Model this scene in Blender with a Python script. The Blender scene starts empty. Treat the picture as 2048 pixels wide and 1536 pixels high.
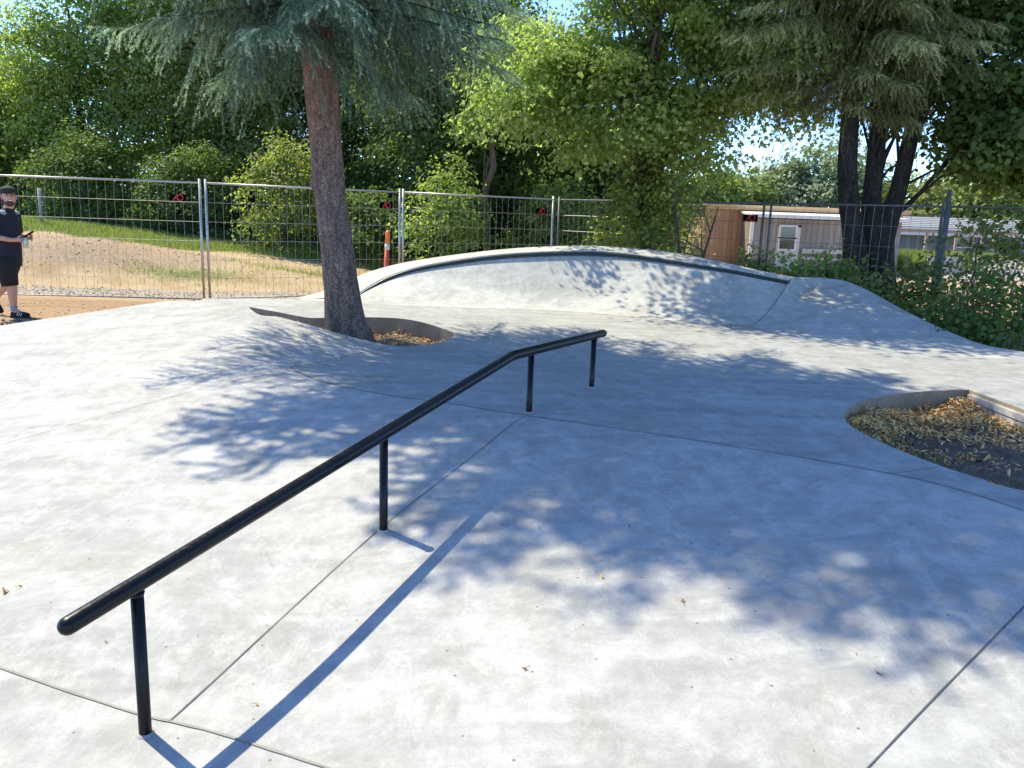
import bpy, bmesh, math, random
import numpy as np
from mathutils import Vector, Matrix
from mathutils.geometry import delaunay_2d_cdt

SC = bpy.context.scene
COL = SC.collection
RNG = np.random.default_rng(11)
R = math.radians

# ------------------------------------------------------------------ camera
F_PX, CAM_Z = 1650.0, 1.65
PITCH, ROLL = R(11.6), R(2.0)
CAM = np.array([0.0, 0.0, CAM_Z])
fw = np.array([0, math.cos(PITCH), -math.sin(PITCH)])
r0 = np.array([1.0, 0, 0])
u0 = np.array([0, math.sin(PITCH), math.cos(PITCH)])
cx = math.cos(ROLL) * r0 + math.sin(ROLL) * u0
cy = -math.sin(ROLL) * r0 + math.cos(ROLL) * u0
cam_d = bpy.data.cameras.new('camera')
cam = bpy.data.objects.new('camera', cam_d)
COL.objects.link(cam)
M = Matrix(((cx[0], cy[0], -fw[0], 0), (cx[1], cy[1], -fw[1], 0), (cx[2], cy[2], -fw[2], CAM_Z), (0, 0, 0, 1)))
cam.matrix_world = M
cam_d.sensor_width = 36
cam_d.lens = 36 * F_PX / 2048
cam_d.clip_end = 2000
SC.camera = cam


def ray(px, py):
    return fw + cx * (px - 1024) / F_PX + cy * (768 - py) / F_PX


def onz(px, py, z):
    d = ray(px, py)
    return CAM + d * (z - CAM_Z) / d[2]


def ony(px, py, y):
    d = ray(px, py)
    return CAM + d * y / d[1]


# ------------------------------------------------------------------ materials
def mat(name):
    m = bpy.data.materials.new(name)
    m.use_nodes = True
    nt = m.node_tree
    b = nt.nodes['Principled BSDF']
    return m, nt, b


class G:
    """small node-graph helper"""
    def __init__(s, nt):
        s.nt = nt

    def n(s, t, **kw):
        nd = s.nt.nodes.new(t)
        for k, v in kw.items():
            if k.startswith('i_'):
                nd.inputs[k[2:].replace('_', ' ')].default_value = v
            else:
                setattr(nd, k, v)
        return nd

    def l(s, a, b):
        s.nt.links.new(a, b)

    def coord(s):
        return s.n('ShaderNodeTexCoord').outputs['Object']

    def noise(s, scale, detail=4, rough=.55, vec=None, stretch=None, dist=0):
        nd = s.n('ShaderNodeTexNoise')
        nd.inputs['Scale'].default_value = scale
        nd.inputs['Detail'].default_value = detail
        nd.inputs['Roughness'].default_value = rough
        nd.inputs['Distortion'].default_value = dist
        v = vec or s.coord()
        if stretch:
            mp = s.n('ShaderNodeMapping')
            mp.inputs['Scale'].default_value = stretch[:3]
            if len(stretch) > 3:
                mp.inputs['Rotation'].default_value = (0, 0, stretch[3])
            s.l(v, mp.inputs['Vector'])
            v = mp.outputs[0]
        s.l(v, nd.inputs['Vector'])
        return nd.outputs['Fac']

    def ramp(s, fac, stops):
        nd = s.n('ShaderNodeValToRGB')
        el = nd.color_ramp.elements
        while len(el) < len(stops):
            el.new(0.5)
        for e, (p, c) in zip(el, stops):
            e.position = p
            e.color = (c[0], c[1], c[2], 1) if isinstance(c, (tuple, list)) else (c, c, c, 1)
        s.l(fac, nd.inputs[0])
        return nd.outputs[0]

    def mix(s, fac, a, b, mode='MIX'):
        nd = s.n('ShaderNodeMix', data_type='RGBA', blend_type=mode)
        for val, i in ((fac, 0), (a, 6), (b, 7)):
            if isinstance(val, (int, float)):
                nd.inputs[i].default_value = val
            elif isinstance(val, (tuple, list)):
                nd.inputs[i].default_value = (*val[:3], 1)
            else:
                s.l(val, nd.inputs[i])
        return nd.outputs[2]

    def bump(s, h, strength, dist, b):
        nd = s.n('ShaderNodeBump')
        nd.inputs['Strength'].default_value = strength
        nd.inputs['Distance'].default_value = dist
        s.l(h, nd.inputs['Height'])
        s.l(nd.outputs[0], b.inputs['Normal'])


def plain(name, col, rough=.5, metal=0, var=.12, vscale=12, bump=0, bscale=60, spec=.5):
    m, nt, b = mat(name)
    g = G(nt)
    f = g.noise(vscale, 5)
    lo = tuple(c * (1 - var) for c in col)
    hi = tuple(min(1, c * (1 + var)) for c in col)
    g.l(g.ramp(f, [(.3, lo), (.7, hi)]), b.inputs['Base Color'])
    b.inputs['Roughness'].default_value = rough
    b.inputs['Metallic'].default_value = metal
    b.inputs['Specular IOR Level'].default_value = spec
    if bump:
        g.bump(g.noise(bscale, 4), bump, .01, b)
    return m


def concrete_mat(name, tint=(1, 1, 1), streak_rot=.6):
    m, nt, b = mat(name)
    g = G(nt)
    T = lambda v: tuple(v * t for t in tint)
    big = g.noise(.55, 6, .6, dist=.6)
    c = g.ramp(big, [(.30, T(.29)), (.46, T(.36)), (.6, T(.40)), (.78, T(.44))])
    # trowel sweeps: long stretched blotches
    sw = g.noise(1.3, 7, .62, stretch=(.45, 2.6, 1, streak_rot), dist=.9)
    c = g.mix(g.ramp(sw, [(.46, 0.0), (.66, .7)]), c, T(.24))
    sw2 = g.noise(2.1, 7, .65, stretch=(2.4, .5, 1, streak_rot * .4), dist=1.3)
    c = g.mix(g.ramp(sw2, [(.50, 0.0), (.72, .5)]), c, T(.44))
    swl = g.noise(.8, 5, .55, dist=3.2)
    c = g.mix(g.ramp(swl, [(.47, 0.0), (.505, .38), (.56, 0.0)]), c, T(.47))
    swd = g.noise(1.7, 6, .6, dist=2.6)
    c = g.mix(g.ramp(swd, [(.55, 0.0), (.66, .5), (.68, .15)]), c, T(.25))
    bl = g.noise(2.3, 12, .8, dist=.7)
    c = g.mix(g.ramp(bl, [(.50, 0.0), (.63, .62)]), c, (.262 * tint[0], .257 * tint[1], .222 * tint[2]))
    bl2 = g.noise(3.1, 12, .82, stretch=(1.5, .8, 1, .9), dist=.4)
    c = g.mix(g.ramp(bl2, [(.50, 0.0), (.64, .6)]), c, T(.49))
    # warm stains
    st = g.noise(.9, 8, .7, stretch=(1, 1, 1, 1.9))
    c = g.mix(g.ramp(st, [(.56, 0.0), (.72, .5)]), c, (.27, .25, .19))
    md = g.noise(7, 8, .72)
    c = g.mix(g.ramp(md, [(.35, .45), (.58, 0.0)]), c, T(.20))
    fine = g.noise(95, 4, .7)
    c = g.mix(g.ramp(fine, [(.3, .30), (.55, 0.0)]), c, T(.18))
    # pin-holes and grit
    vo = g.n('ShaderNodeTexVoronoi')
    vo.inputs['Scale'].default_value = 9
    g.l(g.coord(), vo.inputs['Vector'])
    c = g.mix(g.ramp(vo.outputs['Distance'], [(.0, .85), (.045, .85), (.06, 0.0)]), c, (.12, .11, .09))
    g.l(c, b.inputs['Base Color'])
    g.l(g.ramp(sw, [(.3, .62), (.7, .82)]), b.inputs['Roughness'])
    b.inputs['Specular IOR Level'].default_value = .35
    h = g.mix(.5, fine, md)
    g.bump(h, .22, .006, b)
    return m


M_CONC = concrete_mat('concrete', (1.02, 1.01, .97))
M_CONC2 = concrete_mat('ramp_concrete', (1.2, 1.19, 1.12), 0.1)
M_WALL = concrete_mat('pit_edge_concrete', (.86, .68, .46), 0.1)
M_JOINT = plain('joint_sealant', (.085, .083, .075), .9, bump=.4)
M_JOINTL = plain('joint_pale', (.25, .24, .205), .9, bump=.4)


def leaf_mat(name, lo, hi, trans=.38, tcol=None, rough=.55, hi2=None):
    m, nt, b = mat(name)
    g = G(nt)
    at = g.n('ShaderNodeAttribute', attribute_name='tint')
    stops = [(0, lo), (.75, hi), (1, hi2 or tuple(min(1, v * 1.25) for v in hi))]
    c = g.ramp(at.outputs['Fac'], stops)
    g.l(c, b.inputs['Base Color'])
    b.inputs['Roughness'].default_value = rough
    b.inputs['Specular IOR Level'].default_value = .22
    tr = g.n('ShaderNodeBsdfTranslucent')
    g.l(g.mix(1.0, c, tcol or (1.6, 1.7, .7), 'MULTIPLY'), tr.inputs[0])
    mx = g.n('ShaderNodeMixShader')
    mx.inputs[0].default_value = trans
    g.l(b.outputs[0], mx.inputs[1])
    g.l(tr.outputs[0], mx.inputs[2])
    g.l(mx.outputs[0], nt.nodes['Material Output'].inputs[0])
    return m


def bark_mat(name, lo, hi, scale=9, up=None, zup=2.5):
    m, nt, b = mat(name)
    g = G(nt)
    f = g.noise(scale, 8, .7, stretch=(1, 1, .28), dist=.5)
    c = g.ramp(f, [(.32, lo), (.52, hi), (.75, tuple(v * 1.45 for v in hi))])
    if up:
        sx = g.n('ShaderNodeSeparateXYZ')
        g.l(g.coord(), sx.inputs[0])
        mr = g.n('ShaderNodeMapRange')
        mr.inputs[1].default_value = zup - 1.6
        mr.inputs[2].default_value = zup
        g.l(sx.outputs[2], mr.inputs[0])
        c2 = g.ramp(f, [(.32, tuple(v * .5 for v in up)), (.55, up), (.8, tuple(v * 1.5 for v in up))])
        c = g.mix(mr.outputs[0], c, c2)
    g.l(c, b.inputs['Base Color'])
    b.inputs['Roughness'].default_value = .9
    vo = g.n('ShaderNodeTexVoronoi', feature='DISTANCE_TO_EDGE')
    vo.inputs['Scale'].default_value = scale * 3.4
    mp = g.n('ShaderNodeMapping')
    mp.inputs['Scale'].default_value = (1, 1, .3)
    g.l(g.coord(), mp.inputs[0])
    nz = g.n('ShaderNodeTexNoise')
    nz.inputs['Scale'].default_value = 11
    nz.inputs['Detail'].default_value = 6
    g.l(g.coord(), nz.inputs['Vector'])
    ad = g.mix(.13, mp.outputs[0], nz.outputs['Color'])
    g.l(ad, vo.inputs['Vector'])
    hh = g.mix(.62, g.ramp(vo.outputs['Distance'], [(0, 0.0), (.10, 1.0)]), f)
    g.bump(hh, 1.0, .05, b)
    return m


# ------------------------------------------------------------------ mesh helpers
def link(name, me, m=None, parent=None, smooth=False):
    o = bpy.data.objects.new(name, me)
    COL.objects.link(o)
    if m is not None:
        for mm in (m if isinstance(m, (list, tuple)) else [m]):
            me.materials.append(mm)
    if parent is not None:
        o.parent = parent
    if smooth and len(me.polygons):
        me.polygons.foreach_set('use_smooth', np.ones(len(me.polygons), bool))
    return o


def np_mesh(name, V, Fc, tint=None):
    """V (n,3); Fc list of (m,k) int arrays"""
    me = bpy.data.meshes.new(name)
    V = np.asarray(V, np.float32)
    if not isinstance(Fc, list):
        Fc = [Fc]
    Fc = [np.asarray(f, np.int32) for f in Fc if len(f)]
    me.vertices.add(len(V))
    me.vertices.foreach_set('co', V.ravel())
    nl = sum(f.size for f in Fc)
    npoly = sum(len(f) for f in Fc)
    me.loops.add(nl)
    me.polygons.add(npoly)
    me.loops.foreach_set('vertex_index', np.concatenate([f.ravel() for f in Fc]))
    tot = np.concatenate([np.full(len(f), f.shape[1], np.int32) for f in Fc])
    st = np.zeros(npoly, np.int32)
    st[1:] = np.cumsum(tot)[:-1]
    me.polygons.foreach_set('loop_start', st)
    me.update(calc_edges=True)
    if tint is not None:
        a = me.attributes.new('tint', 'FLOAT', 'FACE')
        a.data.foreach_set('value', np.asarray(tint, np.float32))
    me.validate()
    return me


class MB:
    """collects shapes for ONE mesh"""
    def __init__(s):
        s.v, s.f, s.mi, s.k = [], [], [], 0

    def add(s, V, Fc, mi=0):
        V = np.asarray(V, float)
        s.v.append(V)
        for f in Fc:
            s.f.append([i + s.k for i in f])
            s.mi.append(mi)
        s.k += len(V)

    def box(s, c, size, rz=0, mi=0, bev=0, M3=None):
        hx, hy, hz = [q / 2 for q in size]
        if bev:
            bm = bmesh.new()
            bmesh.ops.create_cube(bm, size=1)
            for v in bm.verts:
                v.co = Vector((v.co.x * size[0], v.co.y * size[1], v.co.z * size[2]))
            bmesh.ops.bevel(bm, geom=list(bm.edges), offset=bev, segments=2, affect='EDGES')
            bm.verts.ensure_lookup_table()
            V = np.array([v.co[:] for v in bm.verts])
            Fc = [[v.index for v in f.verts] for f in bm.faces]
            bm.free()
        else:
            V = np.array([(x, y, z) for x in (-hx, hx) for y in (-hy, hy) for z in (-hz, hz)])
            Fc = [(0, 1, 3, 2), (4, 6, 7, 5), (0, 4, 5, 1), (2, 3, 7, 6), (0, 2, 6, 4), (1, 5, 7, 3)]
        if M3 is not None:
            V = V @ np.asarray(M3).T
        ca, sa = math.cos(rz), math.sin(rz)
        V = V @ np.array([[ca, sa, 0], [-sa, ca, 0], [0, 0, 1]])
        s.add(V + np.asarray(c), Fc, mi)

    def beam(s, a, b, w, h, mi=0, up=(0, 0, 1)):
        a, b = np.asarray(a, float), np.asarray(b, float)
        d = b - a
        L = np.linalg.norm(d)
        d /= L
        up = np.asarray(up, float)
        if abs(d @ up) > .98:
            up = np.array([0, 1.0, 0])
        sd = np.cross(d, up)
        sd /= np.linalg.norm(sd)
        uu = np.cross(sd, d)
        s.box((a + b) / 2, (L, w, h), mi=mi, M3=np.stack([d, sd, uu], 1))

    def tube(s, pts, rad, n=8, cap=True, mi=0, ell=1.0):
        P = np.asarray(pts, float)
        m = len(P)
        rad = np.full(m, rad) if np.isscalar(rad) else np.asarray(rad, float)
        T = np.gradient(P, axis=0) if m > 2 else np.repeat([P[1] - P[0]], 2, 0)
        T /= np.linalg.norm(T, axis=1)[:, None] + 1e-12
        ref = np.array([0, 0, 1.0]) if abs(T[0, 2]) < .9 else np.array([1.0, 0, 0])
        a = np.cross(T[0], ref)
        a /= np.linalg.norm(a)
        V = []
        ang = np.linspace(0, 2 * np.pi, n, endpoint=False)
        for i in range(m):
            a = a - T[i] * (a @ T[i])
            a /= np.linalg.norm(a) + 1e-12
            b2 = np.cross(T[i], a)
            V.append(P[i] + rad[i] * (np.cos(ang)[:, None] * a + ell * np.sin(ang)[:, None] * b2))
        V = np.concatenate(V)
        Fc = []
        for i in range(m - 1):
            for j in range(n):
                k = (j + 1) % n
                Fc.append((i * n + j, i * n + k, (i + 1) * n + k, (i + 1) * n + j))
        if cap:
            Fc.append(list(range(n))[::-1])
            Fc.append([(m - 1) * n + j for j in range(n)])
        s.add(V, Fc, mi)

    def sphere(s, c, r, seg=12, rings=8, mi=0):
        r = np.array([r] * 3 if np.isscalar(r) else r)
        V = [(0, 0, 1)]
        for i in range(1, rings):
            t = np.pi * i / rings
            for j in range(seg):
                p = 2 * np.pi * j / seg
                V.append((math.sin(t) * math.cos(p), math.sin(t) * math.sin(p), math.cos(t)))
        V.append((0, 0, -1))
        Fc = []
        for j in range(seg):
            Fc.append((0, 1 + j, 1 + (j + 1) % seg))
            for i in range(rings - 2):
                a, b = 1 + i * seg, 1 + (i + 1) * seg
                Fc.append((a + j, b + j, b + (j + 1) % seg, a + (j + 1) % seg))
            Fc.append((len(V) - 1, 1 + (rings - 2) * seg + (j + 1) % seg, 1 + (rings - 2) * seg + j))
        s.add(np.array(V) * r + np.asarray(c), Fc, mi)

    def build(s, name, m, parent=None, smooth=False):
        me = bpy.data.meshes.new(name)
        V = np.concatenate(s.v)
        me.from_pydata(V.tolist(), [], s.f)
        o = link(name, me, m, parent, smooth)
        if any(s.mi):
            me.polygons.foreach_set('material_index', np.array(s.mi, np.int32))
        return o


def tag(o, label=None, cat=None, group=None, kind=None):
    for k, v in (('label', label), ('category', cat), ('group', group), ('kind', kind)):
        if v:
            o[k] = v
    return o


def empty(name, loc, label, cat, group=None, rz=0):
    o = bpy.data.objects.new(name, None)
    COL.objects.link(o)
    o.location = loc
    o.rotation_euler = (0, 0, rz)
    o.empty_display_size = .2
    return tag(o, label, cat, group)


def smin(a, b, k):
    h = np.clip(.5 + .5 * (b - a) / k, 0, 1)
    return b * (1 - h) + a * h - k * h * (1 - h)


def smax(a, b, k):
    return -smin(-a, -b, k)


def sstep(a, b, x):
    t = np.clip((x - a) / (b - a), 0, 1)
    return t * t * (3 - 2 * t)


def inpoly(x, y, poly):
    x, y = np.asarray(x, float), np.asarray(y, float)
    c = np.zeros(x.shape, bool)
    p = np.asarray(poly)
    j = len(p) - 1
    for i in range(len(p)):
        xi, yi, xj, yj = p[i, 0], p[i, 1], p[j, 0], p[j, 1]
        if yi != yj:
            c ^= ((yi > y) != (yj > y)) & (x < (xj - xi) * (y - yi) / (yj - yi) + xi)
        j = i
    return c


def dense(poly, step, closed=True):
    out = []
    p = np.asarray(poly, float)
    n = len(p)
    for i in range(n if closed else n - 1):
        a, b = p[i], p[(i + 1) % n]
        k = max(1, int(np.linalg.norm(b[:2] - a[:2]) / step))
        for t in range(k):
            out.append(a + (b - a) * t / k)
    if not closed:
        out.append(p[-1])
    return np.array(out)


def spline(pts, n):
    """Catmull-Rom through pts, n samples"""
    P = np.asarray(pts, float)
    P = np.vstack([2 * P[0] - P[1], P, 2 * P[-1] - P[-2]])
    m = len(P) - 3
    out = []
    for u in np.linspace(0, m - 1e-9, n):
        i = int(u)
        t = u - i
        p0, p1, p2, p3 = P[i:i + 4]
        out.append(.5 * (2 * p1 + (p2 - p0) * t + (2 * p0 - 5 * p1 + 4 * p2 - p3) * t * t + (3 * p1 - p0 - 3 * p2 + p3) * t ** 3))
    return np.array(out)


# ------------------------------------------------------------------ skatepark floor
ZP = .31


def H(x, y):
    x, y = np.asarray(x, float), np.asarray(y, float)
    s = (x + 1.9) * .5 + (y - 2.9) * .866
    zA = -.20 + .167 * smax(s, 0 * s, .9)
    dl = (x + 1.83) * -.912 + (y - 6.68) * .411
    zB = ZP + .13 * smax(dl, 0 * dl, .12)
    zC = .62 - .34 * (y - 9.2)
    # platform, with the hump rising left of it and falling back beyond its crest
    top = smax(ZP + 0 * x, smin(zB, zC, .12), .03)
    return smin(zA, top, .035)


def onfloor(px, py, fn=None):
    fn = fn or H
    d = ray(px, py)
    t = np.arange(.6, 40, .01)
    P = CAM + d * t[:, None]
    k = np.argmax(P[:, 2] < fn(P[:, 0], P[:, 1]))
    a, b = t[k - 1], t[k]
    for _ in range(24):
        m = (a + b) / 2
        p = CAM + d * m
        if p[2] < fn(p[0], p[1]):
            b = m
        else:
            a = m
    return CAM + d * b


def hz(p):
    return float(H(p[0], p[1]))


# ramp curves
Bpx = [(596, 598), (660, 604), (724, 609), (930, 616), (1146, 624), (1290, 637), (1396, 647), (1501, 652)]
B = spline([onz(a, b, ZP) for a, b in Bpx], 90)
Cpx = [(655, 602, 12.45), (690, 598, 12.55), (715, 590, 12.65), (747, 570, 12.75), (780, 553, 12.85), (824, 538, 12.92), (882, 526, 12.98),
       (970, 513, 13.0), (1058, 506, 13.0), (1160, 503.5, 12.98), (1240, 507, 12.9), (1312, 516, 12.75), (1396, 529, 12.55),
       (1475, 542, 12.32), (1532, 553, 12.15), (1578, 562, 12.0)]
C = spline([ony(a, b, y) for a, b, y in Cpx], 90)
C[:, 2] = np.maximum(C[:, 2], ZP + .002)
Dpx = [(590, 597, 12.75), (633, 587, 13.3), (670, 573, 13.6), (709, 555, 13.75), (750, 540, 13.8), (803, 526, 13.75), (882, 513, 13.65), (999, 499, 13.55), (1102, 492.5, 13.5),
       (1200, 492, 13.4), (1340, 504, 13.2), (1450, 525, 12.95), (1530, 543, 12.7), (1590, 554, 12.45)]
D = spline([ony(a, b, y) for a, b, y in Dpx], 90)
Kpx = [(1590, 554, 12.45), (1640, 556, 12.45), (1690, 562, 12.3), (1740, 583, 11.85), (1800, 616, 11.35), (1850, 641, 10.95), (1900, 664, 10.45), (1950, 684, 9.95),
       (2000, 697, 9.6), (2048, 706, 9.35), (2140, 716, 8.9)]
K = spline([ony(a, b, y) for a, b, y in Kpx], 60)
Lpx = [(1501, 652), (1560, 668), (1640, 683), (1750, 699), (1850, 709), (1950, 716), (2048, 720), (2140, 724)]
L = spline([onz(a, b, ZP) for a, b in Lpx], 60)
K[:, 2] = np.maximum(K[:, 2], ZP + .004)

pitA_near = [(442, 602), (500, 617), (560, 634), (633, 654), (692, 671), (736, 682), (765, 688), (803, 692), (853, 690), (882, 684), (908, 672)]
pitA_far = [(906, 666), (868, 659), (794, 650), (718, 644), (633, 638), (560, 625)]
pA = [onfloor(*p)[:2] for p in pitA_near]
pAf = [onz(p[0], p[1], ZP)[:2] for p in pitA_far] + [onz(500, 614, ZP)[:2], onz(446, 604.5, ZP)[:2]]
pitA = np.vstack([spline(pA, 60), spline(pAf, 40)])
pB = [onz(a, b, ZP)[:2] for a, b in [(1688, 836), (1700, 853), (1740, 876), (1800, 903), (1880, 934), (1960, 959), (2048, 984)]]
pBf = [onz(a, b, ZP)[:2] for a, b in [(1937, 781), (1870, 783), (1800, 789), (1745, 798), (1706, 812), (1689, 826)]]
pB_near = spline(pB + [np.array([3.6, 3.6]), np.array([5.2, 3.3])], 70)
pB_far = spline(pBf + [pB[0]], 50)[:-1]
pb_corner = onz(2060, 826, ZP)[:2]
pitB = np.vstack([pB_near, [[6.2, 4.2], [6.0, 6.0]], [[4.7, 5.7], pb_corner], pB_far])

outer = np.array([(-9, -5), (9, -5), (8.4, 3), (7.4, 7.6), L[-1][:2]])
outer = np.vstack([outer, L[::-1][1:, :2], B[::-1][1:, :2],
                   [(-4.5, 11.92), (-4.3, 10.6), (-3.95, 9.32), (-4.56, 9.0), (-5.4, 8.55), (-7.2, 7.2), (-9, 4.2)]])


def cdt_sheet(outline, holes, step, zfn, region, lines=()):
    loops = [dense(outline, step)] + [dense(h, step) for h in holes]
    pts, edges = [], []
    for lp in loops:
        k = len(pts)
        pts += [tuple(p[:2]) for p in lp]
        edges += [(k + i, k + (i + 1) % len(lp)) for i in range(len(lp))]
    for ln in lines:
        lp = dense(ln, step, False)
        k = len(pts)
        pts += [tuple(p[:2]) for p in lp]
        edges += [(k + i, k + i + 1) for i in range(len(lp) - 1)]
    x0, x1, y0, y1 = region
    gx, gy = np.meshgrid(np.arange(x0, x1, step), np.arange(y0, y1, step))
    gx, gy = gx.ravel(), gy.ravel()
    keep = inpoly(gx, gy, outline)
    for h in holes:
        keep &= ~inpoly(gx, gy, h)
    bp = np.array(pts)
    gx, gy = gx[keep], gy[keep]
    ok = np.ones(len(gx), bool)
    for i in range(0, len(gx), 2000):
        d = np.hypot(gx[i:i + 2000, None] - bp[None, :, 0], gy[i:i + 2000, None] - bp[None, :, 1]).min(1)
        ok[i:i + 2000] = d > step * .45
    pts += list(zip(gx[ok], gy[ok]))
    v, e, f, *_ = delaunay_2d_cdt([Vector(p) for p in pts], edges, [], 0, 1e-5)
    V2 = np.array([q[:] for q in v])
    Fc = np.array([q for q in f if len(q) == 3])
    cen = V2[Fc].mean(1)
    keep = inpoly(cen[:, 0], cen[:, 1], outline)
    for h in holes:
        keep &= ~inpoly(cen[:, 0], cen[:, 1], h)
    Fc = Fc[keep]
    return np.column_stack([V2, zfn(V2[:, 0], V2[:, 1])]), Fc, loops


J = lambda *pts: [onfloor(*p) for p in pts]
crease = np.array(J((580, 735), (640, 762), (760, 788), (900, 808), (1050, 831), (1300, 867), (1560, 908), (1770, 946), (1900, 975), (2046, 1022)))[:, :2]
crease = spline(crease, 60)
crease = np.vstack([crease, [crease[-1] + (crease[-1] - crease[-4]) / np.linalg.norm(crease[-1] - crease[-4]) * 3.2]])
edge_l = np.array(J((580, 735), (650, 722), (720, 706), (788, 691.5)))[:, :2]
# the platform was poured apart from the banks and dried a touch darker
pour = np.vstack([edge_l[::-1], crease[1:], [(9, 2), (9, 14), (-2.6, 14), (-3.4, 9.8), (-2.4, 8.9)]])
V, Fc, loops = cdt_sheet(outer, [pitA, pitB], .11, H, (-8.9, 8.4, -4.9, 12.6), [crease, edge_l])
# orient up
a, b, c = V[Fc[:, 0]], V[Fc[:, 1]], V[Fc[:, 2]]
fl = np.cross(b - a, c - a)[:, 2] < 0
Fc[fl] = Fc[fl][:, ::-1]
cen = V[Fc].mean(1)
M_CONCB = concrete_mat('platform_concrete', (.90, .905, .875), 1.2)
fme = np_mesh('concrete_ground', V, Fc)
floor = link('concrete_ground', fme, [M_CONC, M_CONCB], smooth=True)
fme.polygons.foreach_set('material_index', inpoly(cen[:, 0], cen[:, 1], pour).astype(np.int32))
tag(floor, 'pale smooth concrete skatepark floor with low banks', None, None, 'structure')


def skirt(loop, drop, round_r=.012):
    z = H(loop[:, 0], loop[:, 1])
    n = len(loop)
    rows = [np.column_stack([loop, z + .0]), np.column_stack([loop, z - drop])]
    Vv = np.vstack(rows)
    ff = [(i, (i + 1) % n, n + (i + 1) % n, n + i) for i in range(n)]
    return Vv, ff


for lp, dr in ((loops[0], .7), (loops[1], .45), (loops[2], .45)):
    mb = MB()
    mb.add(*skirt(lp, dr))
    mb.build('slab_edge', M_WALL, floor)


def ribbon(path, w, name, m, parent, fn=H, lift=.004, n=80):
    P = spline(path, n) if len(path) > 2 else np.linspace(path[0], path[1], n)
    T = np.gradient(P[:, :2], axis=0)
    T /= np.linalg.norm(T, axis=1)[:, None]
    N = np.column_stack([-T[:, 1], T[:, 0]])
    wv = w * (1 + .12 * np.sin(np.arange(n) * .7) + .1 * np.sin(np.arange(n) * .23))[:, None]
    a, b = P[:, :2] + N * wv / 2, P[:, :2] - N * wv / 2
    za, zb = fn(a[:, 0], a[:, 1]) + lift, fn(b[:, 0], b[:, 1]) + lift
    Vv = np.vstack([np.column_stack([a, za]), np.column_stack([b, zb])])
    ff = [(i, i + 1, n + i + 1, n + i) for i in range(n - 1)]
    mb = MB()
    mb.add(Vv, ff)
    return mb.build(name, m, parent)


J = lambda *pts: [onfloor(*p) for p in pts]
ribbon(J((338, 1444), (560, 1240), (770, 1050), (930, 925), (1000, 868), (1048, 833)), .005, 'joint', M_JOINT, floor)
ribbon(J((1690, 1585), (1738, 1534), (1880, 1385), (2046, 1216), (2110, 1150)), .005, 'joint', M_JOINT, floor)
ribbon(J((0, 1336), (140, 1385), (280, 1430), (350, 1446), (430, 1466), (540, 1500), (640, 1532), (780, 1580)), .010, 'joint', M_JOINTL, floor)
ribbon(J((580, 735), (640, 762), (760, 788), (900, 808), (1050, 831), (1300, 867), (1560, 908), (1770, 946), (1900, 975), (2046, 1022)), .007, 'joint', M_JOINT, floor)
ribbon(J((580, 735), (650, 722), (720, 706), (786, 692)), .008, 'joint', M_JOINTL, floor)
ribbon(J((0, 890), (160, 845), (300, 806), (400, 778), (500, 750)), .004, 'joint', M_JOINTL, floor)
ribbon(J((1880, 934), (1800, 945), (1770, 946)), .006, 'joint', M_JOINTL, floor)

# ------------------------------------------------------------------ ramp
ramp = empty('skate_ramp', (1, 12, 0), 'curved concrete ramp with dark steel lip at the back of the skatepark', 'ramp')
ramp_off = np.array([1, 12, 0.0])


def grid_faces(nu, nv):
    i, j = np.meshgrid(np.arange(nu - 1), np.arange(nv - 1), indexing='ij')
    k = (i * nv + j).ravel()
    return np.column_stack([k, k + nv, k + nv + 1, k + 1])


def prof(t):
    return .55 * t ** 2.2 + .45 * t ** 1.3


def patch(A, Bc, nv=22, fn=None, end=1.0):
    ts = np.linspace(0, end, nv)
    Vv = []
    for p, q in zip(A, Bc):
        xy = p[None, :2] + (q - p)[None, :2] * ts[:, None]
        z = p[2] + (q[2] - p[2]) * (fn(ts) if fn else ts)
        Vv.append(np.column_stack([xy, z]))
    return np.concatenate(Vv), grid_faces(len(A), nv)


# small drop under the lip so the pipe reads as set in
Cl = C.copy()
Cl[:, 2] = np.maximum(Cl[:, 2] - .035, ZP)
Vv, ff = patch(B, Cl, 26, prof)
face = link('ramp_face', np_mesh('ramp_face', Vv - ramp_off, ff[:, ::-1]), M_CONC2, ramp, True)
# deck: rolls over behind the lip, then falls to the ground
rows = []
for i in range(90):
    c, d = C[i].copy(), D[i].copy()
    n = (d - c)
    pts = [Cl[i] + n * .015, c + n * .02 + [0, 0, .012]]
    for t in np.linspace(.12, 1, 8):
        q = c + n * t
        q[2] = c[2] + .015 + (d[2] - c[2] - .015) * (1 - (1 - t) ** 1.7)
        pts.append(q)
    out = np.array([n[0], n[1]]) / (np.hypot(n[0], n[1]) + 1e-6)
    for t in (.12, .3, .6, .85):
        pts.append(np.array([d[0] + out[0] * t, d[1] + out[1] * t, d[2] - (d[2] + .15) * (t / .85) ** 1.6]))
    rows.append(np.array(pts))
rows = np.array(rows)
ff = grid_faces(90, rows.shape[1])
link('deck', np_mesh('deck', rows.reshape(-1, 3) - ramp_off, ff[:, ::-1]), M_CONC2, ramp, True)
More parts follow.
